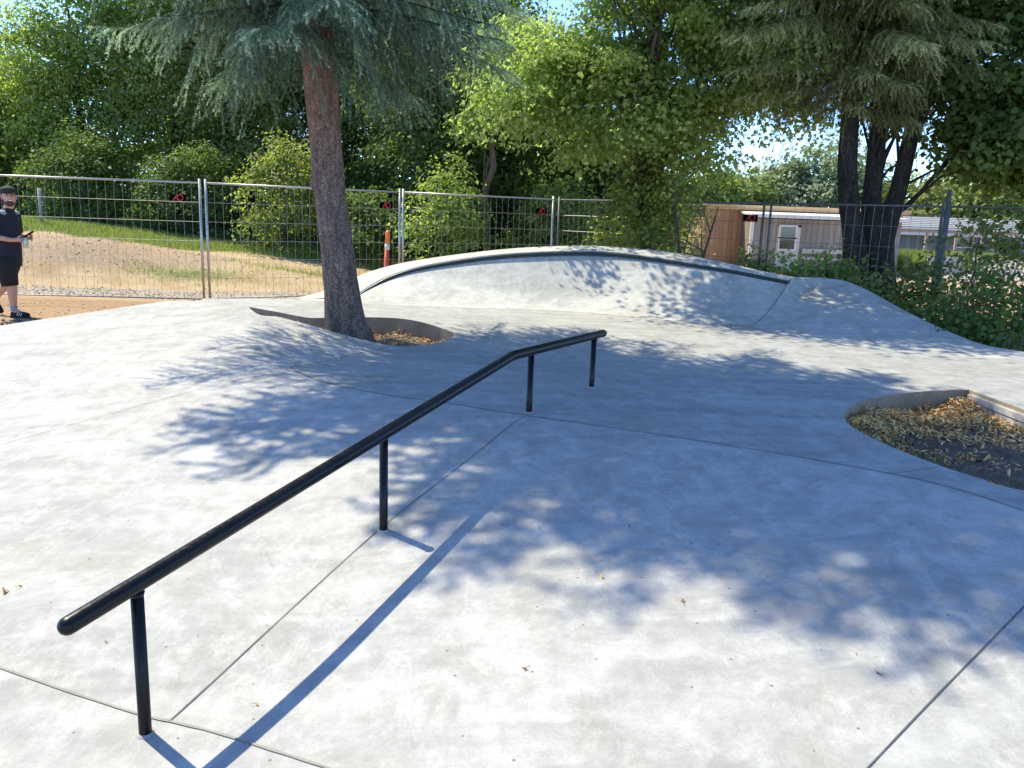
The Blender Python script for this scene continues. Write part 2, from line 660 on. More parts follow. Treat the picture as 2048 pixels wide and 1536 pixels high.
# corner bank: from the joint round to the right
kk = K.copy()
kk[0] = C[-1]
w = np.linspace(0, 1, 60)
kk[:4] = C[-1] + (K[4] - C[-1]) * np.linspace(0, 1, 5)[:4, None]
Vv, ff = patch(L, kk, 24, prof)
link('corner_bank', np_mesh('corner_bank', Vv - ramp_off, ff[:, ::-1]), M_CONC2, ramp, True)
rows = []
for i in range(60):
    T = K[min(i + 1, 59)] - K[max(i - 1, 0)]
    o2 = np.array([-T[1], T[0]]) / (np.hypot(T[0], T[1]) + 1e-6)
    if o2 @ np.array([.6, .8]) < 0:
        o2 = -o2
    k0, k1 = kk[i], K[i]
    pts = [k0, k0 * .5 + k1 * .5 + [0, 0, .01 if i < 8 else 0], k1]
    for t in (.1, .3, .6):
        pts.append(np.array([k1[0] + o2[0] * t, k1[1] + o2[1] * t, k1[2] - (k1[2] + .15) * (t / .6) ** 1.5]))
    rows.append(np.array(pts))
rows = np.array(rows)
link('bank_shoulder', np_mesh('bank_shoulder', rows.reshape(-1, 3) - ramp_off, grid_faces(60, 6)[:, ::-1]), M_CONC2, ramp, True)
M_STEEL = plain('dark_coping_steel', (.028, .04, .042), .38, .3, .3, 30)
mb = MB()
i0 = int(np.argmax(C[:, 2] > ZP + .05))
mb.tube(C[i0:] - ramp_off + [0, -.022, -.02], .023, 10)
mb.build('coping', M_STEEL, ramp, True)
# flat steel band directly under the pipe, coloured as the pipe's shadow
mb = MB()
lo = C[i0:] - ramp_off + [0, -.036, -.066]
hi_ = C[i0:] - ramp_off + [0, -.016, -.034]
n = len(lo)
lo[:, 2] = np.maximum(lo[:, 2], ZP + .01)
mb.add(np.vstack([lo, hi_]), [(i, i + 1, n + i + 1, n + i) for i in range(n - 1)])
mb.build('coping_shadow_band', plain('coping_shadow_steel', (.10, .12, .125), .5, .2, .3, 20), ramp)
# joint between the face and the corner
jp = Vv[:24]
mb = MB()
jw = np.array([.006, .004, 0])
lift = np.array([0, -.003, .004])
mb.add(np.vstack([jp - jw + lift, jp + jw + lift]) - ramp_off, [(i, i + 1, 24 + i + 1, 24 + i) for i in range(23)])
mb.build('joint', M_JOINT, ramp)
# base joint
P = B[14:]
T = np.gradient(P, axis=0)
mb = MB()
n = len(P)
mb.add(np.vstack([P + [0, -.006, .004], P + [0, .006, .006]]) - ramp_off, [(i, i + 1, n + i + 1, n + i) for i in range(n - 1)])
mb.build('joint', M_JOINTL, ramp)

# ------------------------------------------------------------------ grind rail
def paint_mat():
    m, nt, b = mat('black_gloss_paint')
    g = G(nt)
    f = g.noise(6, 8, .7, stretch=(1, 1, 1))
    g.l(g.ramp(f, [(.4, (.002, .002, .0025)), (.62, (.005, .005, .006)), (.75, (.014, .014, .015))]), b.inputs['Base Color'])
    f2 = g.noise(40, 6, .75)
    g.l(g.ramp(f2, [(.35, .22), (.7, .45)]), b.inputs['Roughness'])
    b.inputs['Specular IOR Level'].default_value = .26
    sc = g.noise(5, 10, .75, stretch=(.9, 14, 14, -1.12))
    lp = b.inputs['Base Color'].links[0].from_socket
    g.l(g.mix(g.ramp(sc, [(.60, 0.0), (.70, .55)]), lp, (.045, .045, .047)), b.inputs['Base Color'])
    g.bump(g.mix(.5, g.noise(26, 6, .6), sc), .3, .004, b)
    return m


M_RAIL = paint_mat()
feet = [onfloor(*p) for p in [(291, 1466), (767, 1060), (1058, 824), (1183, 774)]]
pd = feet[3][:2] - feet[0][:2]
pd /= np.linalg.norm(pd)
pn = np.array([-pd[1], pd[0]])


def onplane(px, py):
    d = ray(px, py)
    t = ((feet[0][:2] - CAM[:2]) @ pn) / (d[:2] @ pn)
    return CAM + d * t


rail = empty('grind_rail', (*feet[1][:2], feet[1][2]), 'black painted steel grind rail standing on four posts across the concrete bank', 'rail')
ro = feet[1].copy()
E0, E1, E2 = onplane(118, 1262), onplane(1026, 711), onplane(1209, 666)
RR = .0305
mb = MB()
# straight runs joined by a short mitred bend, domed ends
d0 = (E1 - E0) / np.linalg.norm(E1 - E0)
d1 = (E2 - E1) / np.linalg.norm(E2 - E1)
path, rad = [], []
for q in np.linspace(0, 1, 6):
    th = q * math.pi / 2
    path.append(E0 + d0 * RR * (1 - math.sin(th) * 1.0) * -1 + d0 * RR)
    rad.append(max(RR * math.sin(th), .001))
path = [E0 + d0 * RR * (1 - math.cos(q * math.pi / 2)) for q in np.linspace(0, 1, 6)]
rad = [max(RR * math.sin(q * math.pi / 2), .001) for q in np.linspace(0, 1, 6)]
for t in np.linspace(.04, .985, 30):
    path.append(E0 + (E1 - E0) * t)
    rad.append(RR)
path += [E1 - d0 * .012, E1 + d1 * .012]
rad += [RR, RR]
for t in np.linspace(.03, .97, 8):
    path.append(E1 + (E2 - E1) * t)
    rad.append(RR)
for q in np.linspace(0, 1, 6):
    path.append(E2 - d1 * RR * (1 - math.sin(q * math.pi / 2)))
    rad.append(max(RR * math.cos(q * math.pi / 2), .001))
mb.tube(np.array(path) - ro, rad, 22)
mb.build('handrail', M_RAIL, rail, True)
tops = [(285, 1172), (770, 872), (1064, 703), (1188, 676)]
for f, tp in zip(feet, tops):
    tt = (f[:2] - E0[:2]) @ pd
    L0 = (E1[:2] - E0[:2]) @ pd
    if tt < L0:
        zt = E0[2] + (E1[2] - E0[2]) * tt / L0
    else:
        zt = E1[2] + (E2[2] - E1[2]) * (tt - L0) / ((E2[:2] - E1[:2]) @ pd)
    mb = MB()
    q = np.array([f[0], f[1], 0])
    zs = [f[2] - .05, f[2] + .004, zt - RR * .6]
    mb.tube([q + [0, 0, z] - ro for z in zs], [.0215] * 3, 18)
    # weld bead at the top and grout ring at the bottom
    mb.tube([q + [0, 0, zt - RR - .012] - ro, q + [0, 0, zt - RR + .002] - ro], [.0225, .0255], 18)
    lg = mb.build('post', M_RAIL, rail, True)
    mb = MB()
    mb.tube([q + [0, 0, f[2] - .02] - ro, q + [0, 0, f[2] + .005] - ro], [.046, .030], 16)
    mb.build('grout_ring', plain('grout', (.33, .31, .27), .9, bump=.3) if 'grout' not in bpy.data.materials else bpy.data.materials['grout'], lg, True)

# ------------------------------------------------------------------ ground
def GZ(x, y):
    x, y = np.asarray(x, float), np.asarray(y, float)
    hm = np.interp(x, [-40, -16, -13, -11.2, -7.5, -5.1, -3.5, -1, 2], [1.2, 1.12, 1.08, 1.0, .62, .38, .24, .1, 0])
    z = hm * sstep(15.8, 21.0, y)
    z += .42 * np.exp(-((x + 9.3) / 2.6) ** 2 - ((y - 18.2) / 1.0) ** 2)
    z += .16 * np.exp(-((x + 6.0) / 1.5) ** 2 - ((y - 17.6) / .9) ** 2)
    z += .02 * np.sin(x * 2.1 + y) * np.sin(y * 1.7 - x * .6) * sstep(14, 16, y)
    z = z - .35 * inpoly(x, y, GIN) - .25 * (1 - sstep(1, 7, y)) * (~inpoly(x, y, GIN))
    return z


GIN = np.vstack([outer[:5] * [.97, 1], K[::-1, :2] - [0, .15], D[::-1, :2] - [0, .15], [(-4.3, 11.75), (-4.15, 10.6), (-3.9, 9.0), (-5.3, 8.3), (-7.0, 7.0), (-8.7, 4.2)]])


def axis(lo, hi, fine_lo, fine_hi, step, grow=1.25):
    mid = list(np.arange(fine_lo, fine_hi + 1e-6, step))
    s, p = step, fine_lo
    left = []
    while p > lo:
        s *= grow
        p -= s
        left.append(p)
    s, p = step, fine_hi
    right = []
    while p < hi:
        s *= grow
        p += s
        right.append(p)
    return np.array(left[::-1] + mid + right)


ax = axis(-500, 500, -15, 11, .13)
ay = axis(-60, 900, 6, 24, .13)
gx, gy = np.meshgrid(ax, ay, indexing='ij')
Vg = np.column_stack([gx.ravel(), gy.ravel(), GZ(gx.ravel(), gy.ravel())])
# worn zones of the ground itself: R grass, G gravel, B reddish dirt
x, y = Vg[:, 0], Vg[:, 1]
wob = .35 * np.sin(x * 1.3) + .25 * np.sin(x * 3.1 + 1) + .3 * np.sin(x * .6 + y)
fy = 14.0 + .78 * np.clip(x + 5.2, 0, 9)
grass = sstep(19.3, 20.2, y + wob * .6 - .10 * (x + 10)) * (x < 3)
grass = np.maximum(grass, .5 * np.exp(-((x + 6.8) / 1.7) ** 2 - ((y - 17.1 - wob * .3) / .42) ** 2))
grass = np.maximum(grass, .45 * np.exp(-((x + 4.6) / 1.3) ** 2 - ((y - 18.4 - wob * .3) / .5) ** 2))
grass = np.maximum(grass, sstep(34, 38, y) * .9)
gravel = sstep(.1, .5, y - fy + wob * .15) * (1 - sstep(1.3, 2.1, y - fy + wob * .3)) * (x < 2)
soil = np.exp(-((x + 9.0) / 3.0) ** 4 - ((y - 18.3 + wob * .2) / 1.15) ** 4)
red = 1 - sstep(13.6, 14.4, y - .78 * np.clip(x + 5.2, 0, 9))
gm = np_mesh('ground', Vg, grid_faces(len(ax), len(ay)))
ca = gm.color_attributes.new('zone', 'FLOAT_COLOR', 'POINT')
ca.data.foreach_set('color', np.column_stack([grass, gravel, red, soil]).astype(np.float32).ravel())


def ground_mat():
    m, nt, b = mat('dirt')
    g = G(nt)
    at = g.n('ShaderNodeAttribute', attribute_name='zone')
    sp = g.n('ShaderNodeSeparateColor')
    g.l(at.outputs['Color'], sp.inputs[0])
    n1, n2, n3 = g.noise(1.2, 7, .65), g.noise(14, 6, .7), g.noise(70, 5, .75)
    sand = g.ramp(n1, [(.3, (.36, .25, .14)), (.5, (.47, .35, .21)), (.7, (.55, .44, .29))])
    sand = g.mix(g.ramp(n3, [(.35, .45), (.6, 0.0)]), sand, (.23, .15, .08))
    red = g.ramp(n2, [(.3, (.32, .205, .115)), (.55, (.44, .30, .18)), (.75, (.54, .40, .25))])
    red = g.mix(g.ramp(n3, [(.35, .5), (.6, 0.0)]), red, (.2, .11, .06))
    soilc = g.ramp(n2, [(.3, (.29, .20, .125)), (.5, (.42, .305, .20)), (.75, (.53, .41, .29))])
    soilc = g.mix(g.ramp(n3, [(.4, .4), (.6, 0.0)]), soilc, (.2, .13, .08))
    grav = g.ramp(n3, [(.3, (.22, .18, .14)), (.5, (.38, .32, .25)), (.7, (.52, .46, .38))])
    gras = g.ramp(n2, [(.3, (.05, .085, .02)), (.5, (.10, .15, .04)), (.75, (.20, .22, .08))])

    def brk(f, lo=.3, hi=.7):
        mm = g.n('ShaderNodeMath', operation='ADD')
        g.l(f, mm.inputs[0])
        ml = g.n('ShaderNodeMath', operation='MULTIPLY_ADD')
        g.l(n2, ml.inputs[0])
        ml.inputs[1].default_value = .9
        ml.inputs[2].default_value = -.45
        g.l(ml.outputs[0], mm.inputs[1])
        return g.ramp(mm.outputs[0], [(lo, 0.0), (hi, 1.0)])
    c = g.mix(brk(sp.outputs[2]), sand, red)
    c = g.mix(brk(at.outputs['Alpha']), c, soilc)
    c = g.mix(brk(sp.outputs[1], .25, .6), c, grav)
    c = g.mix(brk(sp.outputs[0], .25, .6), c, gras)
    g.l(c, b.inputs['Base Color'])
    b.inputs['Roughness'].default_value = .95
    b.inputs['Specular IOR Level'].default_value = .15
    g.bump(g.mix(.6, n3, n2), .8, .05, b)
    return m


M_DIRT = ground_mat()
ground = link('ground', gm, M_DIRT, smooth=True)
tag(ground, 'dry sandy dirt ground around the skatepark', None, None, 'structure')

# soil in the two tree pits
def soil_mat():
    m, nt, b = mat('pit_soil')
    g = G(nt)
    n2, n3 = g.noise(9, 7, .7), g.noise(55, 6, .75)
    c = g.ramp(n2, [(.3, (.10, .072, .048)), (.5, (.20, .15, .11)), (.72, (.33, .26, .19))])
    c = g.mix(g.ramp(n3, [(.38, .55), (.6, 0.0)]), c, (.04, .028, .018))
    g.l(c, b.inputs['Base Color'])
    b.inputs['Roughness'].default_value = .95
    g.bump(n3, .9, .04, b)
    return m


M_SOIL = soil_mat()
PITZ = lambda x, y: .165 + .035 * np.sin(x * 5 + y * 3) * np.sin(y * 6 - x * 2) + .02 * np.sin(x * 17) * np.sin(y * 15) + np.where(x > 1.0, .025 * np.sin(x * 3.1), .02) + .07 * sstep(3.4, 5, x)
for pit in (pitA, pitB):
    cen = pit.mean(0)
    grown = cen + (pit - cen) * 1.0
    Vs, Fs, _ = cdt_sheet(grown, [], .09, PITZ, (*[grown[:, 0].min(), grown[:, 0].max()], *[grown[:, 1].min(), grown[:, 1].max()]))
    a, b, c = Vs[Fs[:, 0]], Vs[Fs[:, 1]], Vs[Fs[:, 2]]
    fl = np.cross(b - a, c - a)[:, 2] < 0
    Fs[fl] = Fs[fl][:, ::-1]
    o = link('soil', np_mesh('soil', Vs, Fs), M_SOIL, smooth=True)
    tag(o, 'dark soil sunk inside the planting pit', None, None, 'structure')


# ------------------------------------------------------------------ leaves & foliage
QUAD = (np.array([(-.5, 0, 0), (0, .34, .07), (.5, 0, -.03), (0, -.34, .07)]), np.array([[0, 1, 2, 3]]))
LOBE = (np.array([(-.5, 0, 0), (-.14, .52, .03), (.06, .2, .06), (.6, 0, -.08), (.06, -.2, .06), (-.14, -.52, .03)]), np.array([[0, 1, 2, 3], [0, 3, 4, 5]]))
HEXL = (np.array([(-.5, 0, 0), (-.22, .42, .06), (.2, .36, .06), (.55, 0, -.06), (.2, -.36, .06), (-.22, -.42, .06)]), np.array([[0, 1, 2, 3], [0, 3, 4, 5]]))


def scatter(C0, N0, size, shape=QUAD, droop=.3, rng=RNG, spin=None):
    """oriented copies of a leaf at C0 with approx normals N0 -> verts, faces"""
    n = len(C0)
    Nn = N0 / (np.linalg.norm(N0, axis=1)[:, None] + 1e-9)
    t = rng.normal(size=(n, 3))
    t[:, 2] -= droop
    t -= Nn * (t * Nn).sum(1)[:, None]
    t /= np.linalg.norm(t, axis=1)[:, None] + 1e-9
    b = np.cross(Nn, t)
    tv, tf = shape
    sz = size if np.ndim(size) else np.full(n, size)
    Vv = C0[:, None, :] + sz[:, None, None] * (tv[None, :, 0:1] * t[:, None] + tv[None, :, 1:2] * b[:, None] + tv[None, :, 2:3] * Nn[:, None])
    k = len(tv)
    ff = (tf[None] + (np.arange(n) * k)[:, None, None]).reshape(-1, tf.shape[1])
    return Vv.reshape(-1, 3), ff, len(tf)


def ell_points(n, e, rng, lo=.45):
    """points in ellipsoid e=(cx,cy,cz,rx,ry,rz), biased outward"""
    v = rng.normal(size=(n, 3))
    v /= np.linalg.norm(v, axis=1)[:, None]
    r = lo + (1 - lo) * rng.random(n) ** .55
    return np.array(e[:3]) + v * r[:, None] * np.array(e[3:]), v


def crown_mesh(name, ells, per_m2, clump_r, leaf, shape, rng, flat=.55, stray=.05, per_clump=60, upw=.9, lo=.45):
    Cs, Ns, Tt = [], [], []
    cl_all = []
    for e in ells:
        area = 4 * np.pi * ((e[3] * e[4]) ** 1.6 / 3 + (e[3] * e[5]) ** 1.6 / 3 + (e[4] * e[5]) ** 1.6 / 3) ** (1 / 1.6)
        n = int(area * per_m2)
        ncl = max(6, n // per_clump)
        cc, vv = ell_points(ncl, e, rng, lo)
        cc += rng.normal(size=cc.shape) * clump_r * .45
        cl_all.append(cc)
        idx = rng.integers(0, ncl, n)
        cr = clump_r * (.55 + .9 * rng.random(ncl))
        off = rng.normal(size=(n, 3)) * np.array([1, 1, flat]) * .55
        far = rng.random(n) < stray
        off[far] *= 1.6
        off = np.clip(off, -1.35, 1.35)
        P = cc[idx] + off * cr[idx][:, None]
        P[:, 2] -= .25 * (np.hypot(off[:, 0], off[:, 1]) ** 2) * cr[idx]
        Cs.append(P)
        nn = vv[idx] * .5 + off * .6 + np.array([0, 0, upw]) + np.array([-.25, 0, 0]) + rng.normal(size=(n, 3)) * .6
        Ns.append(nn)
        ct = rng.random(ncl)
        Tt.append(np.clip(.55 * ct[idx] + .45 * rng.random(n), 0, 1))
    P, Nn, Tt = np.concatenate(Cs), np.concatenate(Ns), np.concatenate(Tt)
    size = leaf * (.65 + .7 * rng.random(len(P)))
    Vv, ff, k = scatter(P, Nn, size, shape, .45, rng)
    return Vv, ff, np.repeat(Tt, k), np.concatenate(cl_all)


def limb_path(a, b, rng, sag=.0, n=7, wob=.06):
    t = np.linspace(0, 1, n)[:, None]
    a, b = np.asarray(a, float), np.asarray(b, float)
    Ln = np.linalg.norm(b - a)
    P = a + (b - a) * t
    P[:, 2] += (np.sin(t[:, 0] * np.pi) * Ln * .12) - sag * t[:, 0] ** 2
    w = rng.normal(size=(n, 3)) * wob * Ln
    w[0] = 0
    w *= np.sin(np.linspace(0, np.pi, n))[:, None] * .6
    return P + w


def broadleaf(kind, base, ells, label, cat, group, M_leaf, M_bark, trunk_r=.14, trunk_top=None, per_m2=420, clump_r=.42, leaf=.085,
              shape=QUAD, seed=1, limbs=14, stems=None, per_clump=60, upw=.9, sides=8, twigs=0, flat=.55, lo=.45):
    rng = np.random.default_rng(seed)
    base = np.asarray(base, float)
    root = empty(kind, base, label, cat, group)
    Vv, ff, tt, cl = crown_mesh('crown', ells, per_m2, clump_r, leaf, shape, rng, per_clump=per_clump, upw=upw, flat=flat, lo=lo)
    mb = MB()
    zc = np.mean([e[2] for e in ells])
    xc, yc = np.mean([e[0] for e in ells]), np.mean([e[1] for e in ells])
    tops = []
    if stems is None:
        top = np.array([xc, yc, trunk_top or zc + .4])
        p = limb_path(base + [0, 0, -.2], top, rng, n=10, wob=.025)
        p[:, 2] = np.linspace(base[2] - .2, top[2], 10)
        mb.tube(p - base, np.array([1.5, 1.08, 1, .95, .88, .8, .7, .58, .42, .25]) * trunk_r, sides)
        tops = [p]
    else:
        for pts, rr in stems:
            p = spline(pts, 14)
            mb.tube(p - base, np.interp(np.linspace(0, 1, 14), np.linspace(0, 1, len(rr)), rr), sides + 4)
            tops.append(p)
    for i in range(limbs):
        p = tops[i % len(tops)]
        k = rng.integers(len(p) // 3, len(p))
        tgt = cl[rng.integers(0, len(cl))]
        src = p[k]
        if tgt[2] < src[2] - .6:
            k = max(2, len(p) // 3)
            src = p[k]
        q = limb_path(src, tgt, rng, sag=.1)
        r = trunk_r * .34 * (1 - .5 * k / len(p))
        mb.tube(q - base, np.linspace(r, r * .2, 7), 5)
        for _ in range(twigs):
            j = rng.integers(2, 7)
            near = cl[np.argsort(((cl - q[j]) ** 2).sum(1))[:12]]
            t2 = near[rng.integers(0, len(near))]
            mb.tube(limb_path(q[j], t2, rng, n=5) - base, np.linspace(r * .3, r * .08, 5), 4)
    mb.build('trunk', M_bark, root, True)
    link('crown', np_mesh('crown', Vv - base, ff, tt), M_leaf, root)
    return root


M_BARK_D = bark_mat('dark_bark', (.018, .015, .012), (.055, .046, .038), 8)
M_BARK_G = bark_mat('grey_bark', (.05, .042, .034), (.14, .12, .095), 10)
M_BARK_S = bark_mat('spruce_bark', (.075, .055, .043), (.27, .19, .145), 16, (.40, .20, .12), 3.1)
M_TWIG = plain('twig_wood', (.06, .042, .03), .9, var=.4)
M_LG = leaf_mat('leaf_mid_green', (.085, .12, .035), (.28, .32, .12), .54)
M_LY = leaf_mat('leaf_yellow_green', (.14, .195, .055), (.40, .48, .18), .6, (1.25, 1.42, .8), hi2=(.56, .60, .30))
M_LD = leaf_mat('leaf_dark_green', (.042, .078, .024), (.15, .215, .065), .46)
M_LB = leaf_mat('leaf_bright_green', (.10, .15, .042), (.31, .39, .14), .54, hi2=(.48, .52, .2))
M_LO = leaf_mat('leaf_olive', (.13, .155, .05), (.36, .39, .17), .54, hi2=(.42, .40, .17))
M_LP = leaf_mat('leaf_pale_grey_green', (.14, .18, .11), (.28, .33, .21), .34)
M_NEED = leaf_mat('spruce_needle', (.038, .060, .040), (.18, .27, .185), .28, (1.2, 1.35, .9), .55, (.58, .68, .50))
M_NEED2 = leaf_mat('spruce_needle_yellowish', (.08, .095, .036), (.34, .38, .17), .32, (1.3, 1.3, .8), .55, (.60, .66, .38))

# --- hedge row of trees behind the fence, left
bgt = 'trees in the dense row behind the fence'
rows = [
    # x, y, top z, radius, mat, label
    (-17.6, 25.0, 6.0, 2.3, M_LO, 'olive bushy tree at the far left end of the tree row under the blue sky'),
    (-14.9, 24.0, 6.1, 1.9, M_LG, 'mid green tree second from the left end of the row, above the man'),
    (-11.9, 23.4, 9.4, 1.9, M_LB, 'bright green sunlit tree between the man and the first fence post pair'),
    (-9.8, 24.2, 10.6, 2.2, M_LY, 'yellowish tree in the row right behind the left tip of the spruce crown'),
    (-7.6, 23.8, 10.2, 2.2, M_LG, 'leafy green tree in the row just above the first pair of fence posts'),
    (-5.0, 24.6, 10.4, 2.2, M_LD, 'dark tree in the row half hidden behind the leaning spruce trunk'),
    (-2.4, 24.0, 10.0, 2.1, M_LD, 'dark shaded tree in the row just right of the spruce trunk'),
    (-.4, 24.6, 7.8, 1.5, M_LD, 'dark shaded tree in the row behind the slim bare trunk'),
    (2.4, 24.8, 5.6, 1.8, M_LD, 'low dark tree in the row behind the yellow green maple, under the sky gap'),
    (3.5, 24.5, 4.3, 1.1, M_LD, 'low dark tree at the right end of the row, left of the wooden cabin'),
]
for i, (x, y, zt, r, mm, lb) in enumerate(rows):
    if i < 6:
        k = 1.18
        x, y, zt, r = x * k, y * k, 1.65 + (zt - 1.65) * k, r * k
    gz = float(GZ(x, y))
    rng = np.random.default_rng(100 + i)
    hh = zt - gz
    ells = [(x, y, gz + hh * .33, r * 1.05, r * .9, hh * .30), (x + .3, y, gz + hh * .62, r * .95, r * .85, hh * .26), (x - .2, y + .2, gz + hh * .85, r * .62, r * .6, hh * .17),
            (x + rng.uniform(-1, 1), y - r * .5, gz + hh * .45, r * .6, r * .5, hh * .16)]
    broadleaf('row_tree', (x, y, gz), ells, lb, 'tree', bgt, mm, M_BARK_D, .16, None, 250, .75, .115, QUAD, 40 + i, 12, per_clump=190, upw=.65, flat=.45, lo=.35)
back = [(-20, 35, 5.8), (-12, 35.5, 11.5), (-5, 34, 11), (.0, 31.5, 6.4), (3.0, 33, 4.8)]
blab = ['big dark tree in the second row behind the sky gap at top left', 'big dark tree in the second row seen above the grassy mound',
        'big dark tree in the second row directly behind the leaning spruce', 'dark tree in the second row seen through the slim trunk and shrub', 'low dark tree in the second row behind the maple']
for i, (x, y, zt) in enumerate(back):
    gz = float(GZ(x, y))
    hh = zt - gz
    ells = [(x, y, gz + hh * .3, 3.2, 2, hh * .32), (x, y, gz + hh * .65, 2.9, 1.8, hh * .34)]
    broadleaf('row_tree', (x, y, gz), ells, blab[i], 'tree', 'trees in the second row', M_LD, M_BARK_D, .2, None, 130, .6, .17, QUAD, 70 + i, 8, per_clump=50)

# --- shrubs behind the fence
shr = [
    (-6.0, 21.6, 2.9, 1.25, M_LG, 'bright shrub behind the fence, left of the spruce trunk'),
    (-12.2, 23.6, 2.5, 1.6, M_LD, 'dark bush on the grassy mound below the left trees'),
    (-9.2, 23.2, 2.4, 1.5, M_LD, 'dark bush at the end of the grass, near the first fence logo'),
    (-4.0, 21.4, 1.9, 1.2, M_LD, 'dark low bush behind the spruce trunk'),
    (-1.8, 20.0, 2.75, .95, M_LB, 'bright leafy shrub beside the double post behind the orange marker'),
    (.9, 20.6, 2.4, 1.3, M_LG, 'green bush behind the third fence panel with one orange leaf'),
    (2.3, 15.5, 3.0, .95, M_LG, 'mid green bush hanging over the fence below the maple, in front of the fourth panel'),
    (2.9, 19.3, 2.2, 1.2, M_LG, 'green bush behind the fence just right of the third logo plate'),
]
for i, (x, y, h, r, mm, lb) in enumerate(shr):
    gz = float(GZ(x, y))
    ells = [(x, y, gz + h * .42, r, r * .8, h * .42), (x + .2, y, gz + h * .75, r * .6, r * .55, h * .27)]
    broadleaf('shrub', (x, y, gz), ells, lb, 'shrub', 'shrubs behind the fence', mm, M_BARK_G, .05, None, 330, .3, .095, QUAD, 90 + i, 10, per_clump=36)

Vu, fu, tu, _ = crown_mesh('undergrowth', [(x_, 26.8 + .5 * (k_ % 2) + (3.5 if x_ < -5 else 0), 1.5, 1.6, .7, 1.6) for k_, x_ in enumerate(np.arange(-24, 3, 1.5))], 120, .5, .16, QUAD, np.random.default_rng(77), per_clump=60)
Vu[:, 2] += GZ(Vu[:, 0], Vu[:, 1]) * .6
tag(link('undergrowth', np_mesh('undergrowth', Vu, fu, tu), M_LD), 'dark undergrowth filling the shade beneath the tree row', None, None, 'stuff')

# slim young trunk in front of the dark row
sx = ony(985, 480, 21.0)
broadleaf('young_tree', (sx[0], 21.0, 0), [(sx[0] - .2, 21, 4.6, .9, .8, .7), (sx[0] + .6, 20.8, 5.4, 1.1, 1, .8), (sx[0] - .75, 20.8, 3.75, .5, .4, .3)],
          'slim young tree with bare pale trunk behind the third fence panel', 'tree', None, M_LY, bark_mat('pale_bark', (.12, .085, .06), (.24, .175, .125), 12), .085, 5.2, 260, .3, .11, QUAD, 131, 8, per_clump=40)

# --- maple in the middle
broadleaf('maple_tree', (2.5, 16.2, 0), [
    (1.25, 15.6, 4.15, 1.45, 1.3, .85), (.3, 15.4, 4.0, 1.0, 1.0, .8), (3.1, 15.6, 5.3, 2.0, 1.6, 1.5), (2.2, 16.2, 7.2, 1.8, 1.5, 1.4), (4.4, 15.0, 4.4, 1.3, 1.2, .85),
    (1.9, 15.2, 3.3, 1.3, 1.0, .75), (3.2, 15.4, 3.5, 1.0, .9, .65), (2.4, 13.2, 6.75, 1.9, 1.25, 1.1), (.7, 13.6, 6.95, 1.4, 1.1, .8)],
    'large yellow green maple spreading over the back of the ramp', 'tree', None, M_LY, M_BARK_G, .15, 6.0, 560, .60, .088, LOBE, 201, 34, per_clump=230, twigs=4, upw=.65, flat=.38, lo=.25)
# small tree with pale stems left of the cabin
bx = ony(1375, 500, 14.6)
broadleaf('small_tree', (bx[0], 14.6, 0), [(bx[0] - .2, 14.6, 2.2, .5, .5, .55), (bx[0] + .2, 14.5, 2.5, .32, .35, .35), (bx[0] - .55, 14.7, 1.2, .35, .4, .5)],
          'small thin stemmed tree with sparse leaves just left of the wooden cabin', 'tree', None, M_LB, M_BARK_G, .05, None, 150, .18, .07, QUAD, 205, 14, per_clump=22,
          stems=[([(bx[0], 14.6, -.1), (bx[0] - .12, 14.6, 1.0), (bx[0] - .35, 14.6, 2.3)], [.04, .03, .012]),
                 ([(bx[0] + .1, 14.6, -.1), (bx[0] + .25, 14.55, .9), (bx[0] + .45, 14.5, 1.9)], [.035, .025, .01]),
                 ([(bx[0] - .1, 14.65, -.1), (bx[0] - .45, 14.7, .8), (bx[0] - .8, 14.7, 1.5)], [.03, .022, .01])], twigs=1)

# --- two-stemmed dark tree on the right
ys = 14.5
S = lambda px, py, y=ys: ony(px, py, y)
st2 = [S(1748, 600), S(1752, 480), S(1742, 420), S(1752, 310), S(1766, 140), S(1775, -60), S(1790, -300)]
st3 = [S(1752, 600), S(1758, 490), S(1790, 405), S(1822, 270), S(1850, 130), S(1885, -60)]
dk = [(7.2, 14.6, 4.4, 1.6, 1.5, 1.0), (8.4, 14.2, 3.7, 1.5, 1.3, 1.1), (6.9, 14.8, 5.8, 2.1, 1.8, 1.3), (9.3, 13.8, 4.9, 1.7, 1.5, 1.4), (6.4, 15.2, 7.2, 2.2, 2, 1.4), (8.2, 14.4, 6.6, 2.0, 1.8, 1.5),
      (7.5, 14.0, 3.1, .9, .8, .55), (8.9, 13.6, 2.6, 1.1, .9, .7)]
broadleaf('twin_stem_tree', (S(1750, 560)[0], ys, 0), dk, 'dark leaved tree with two thick stems behind the right end of the ramp', 'tree', None, M_LD, M_BARK_D, .10, None, 330, .46, .095, HEXL, 211, 30, per_clump=110, upw=.7, lo=.3,
          stems=[(st2, [.36, .26, .16, .145, .13, .11, .06]), (st3, [.36, .25, .145, .13, .10, .05])], twigs=3, sides=10)

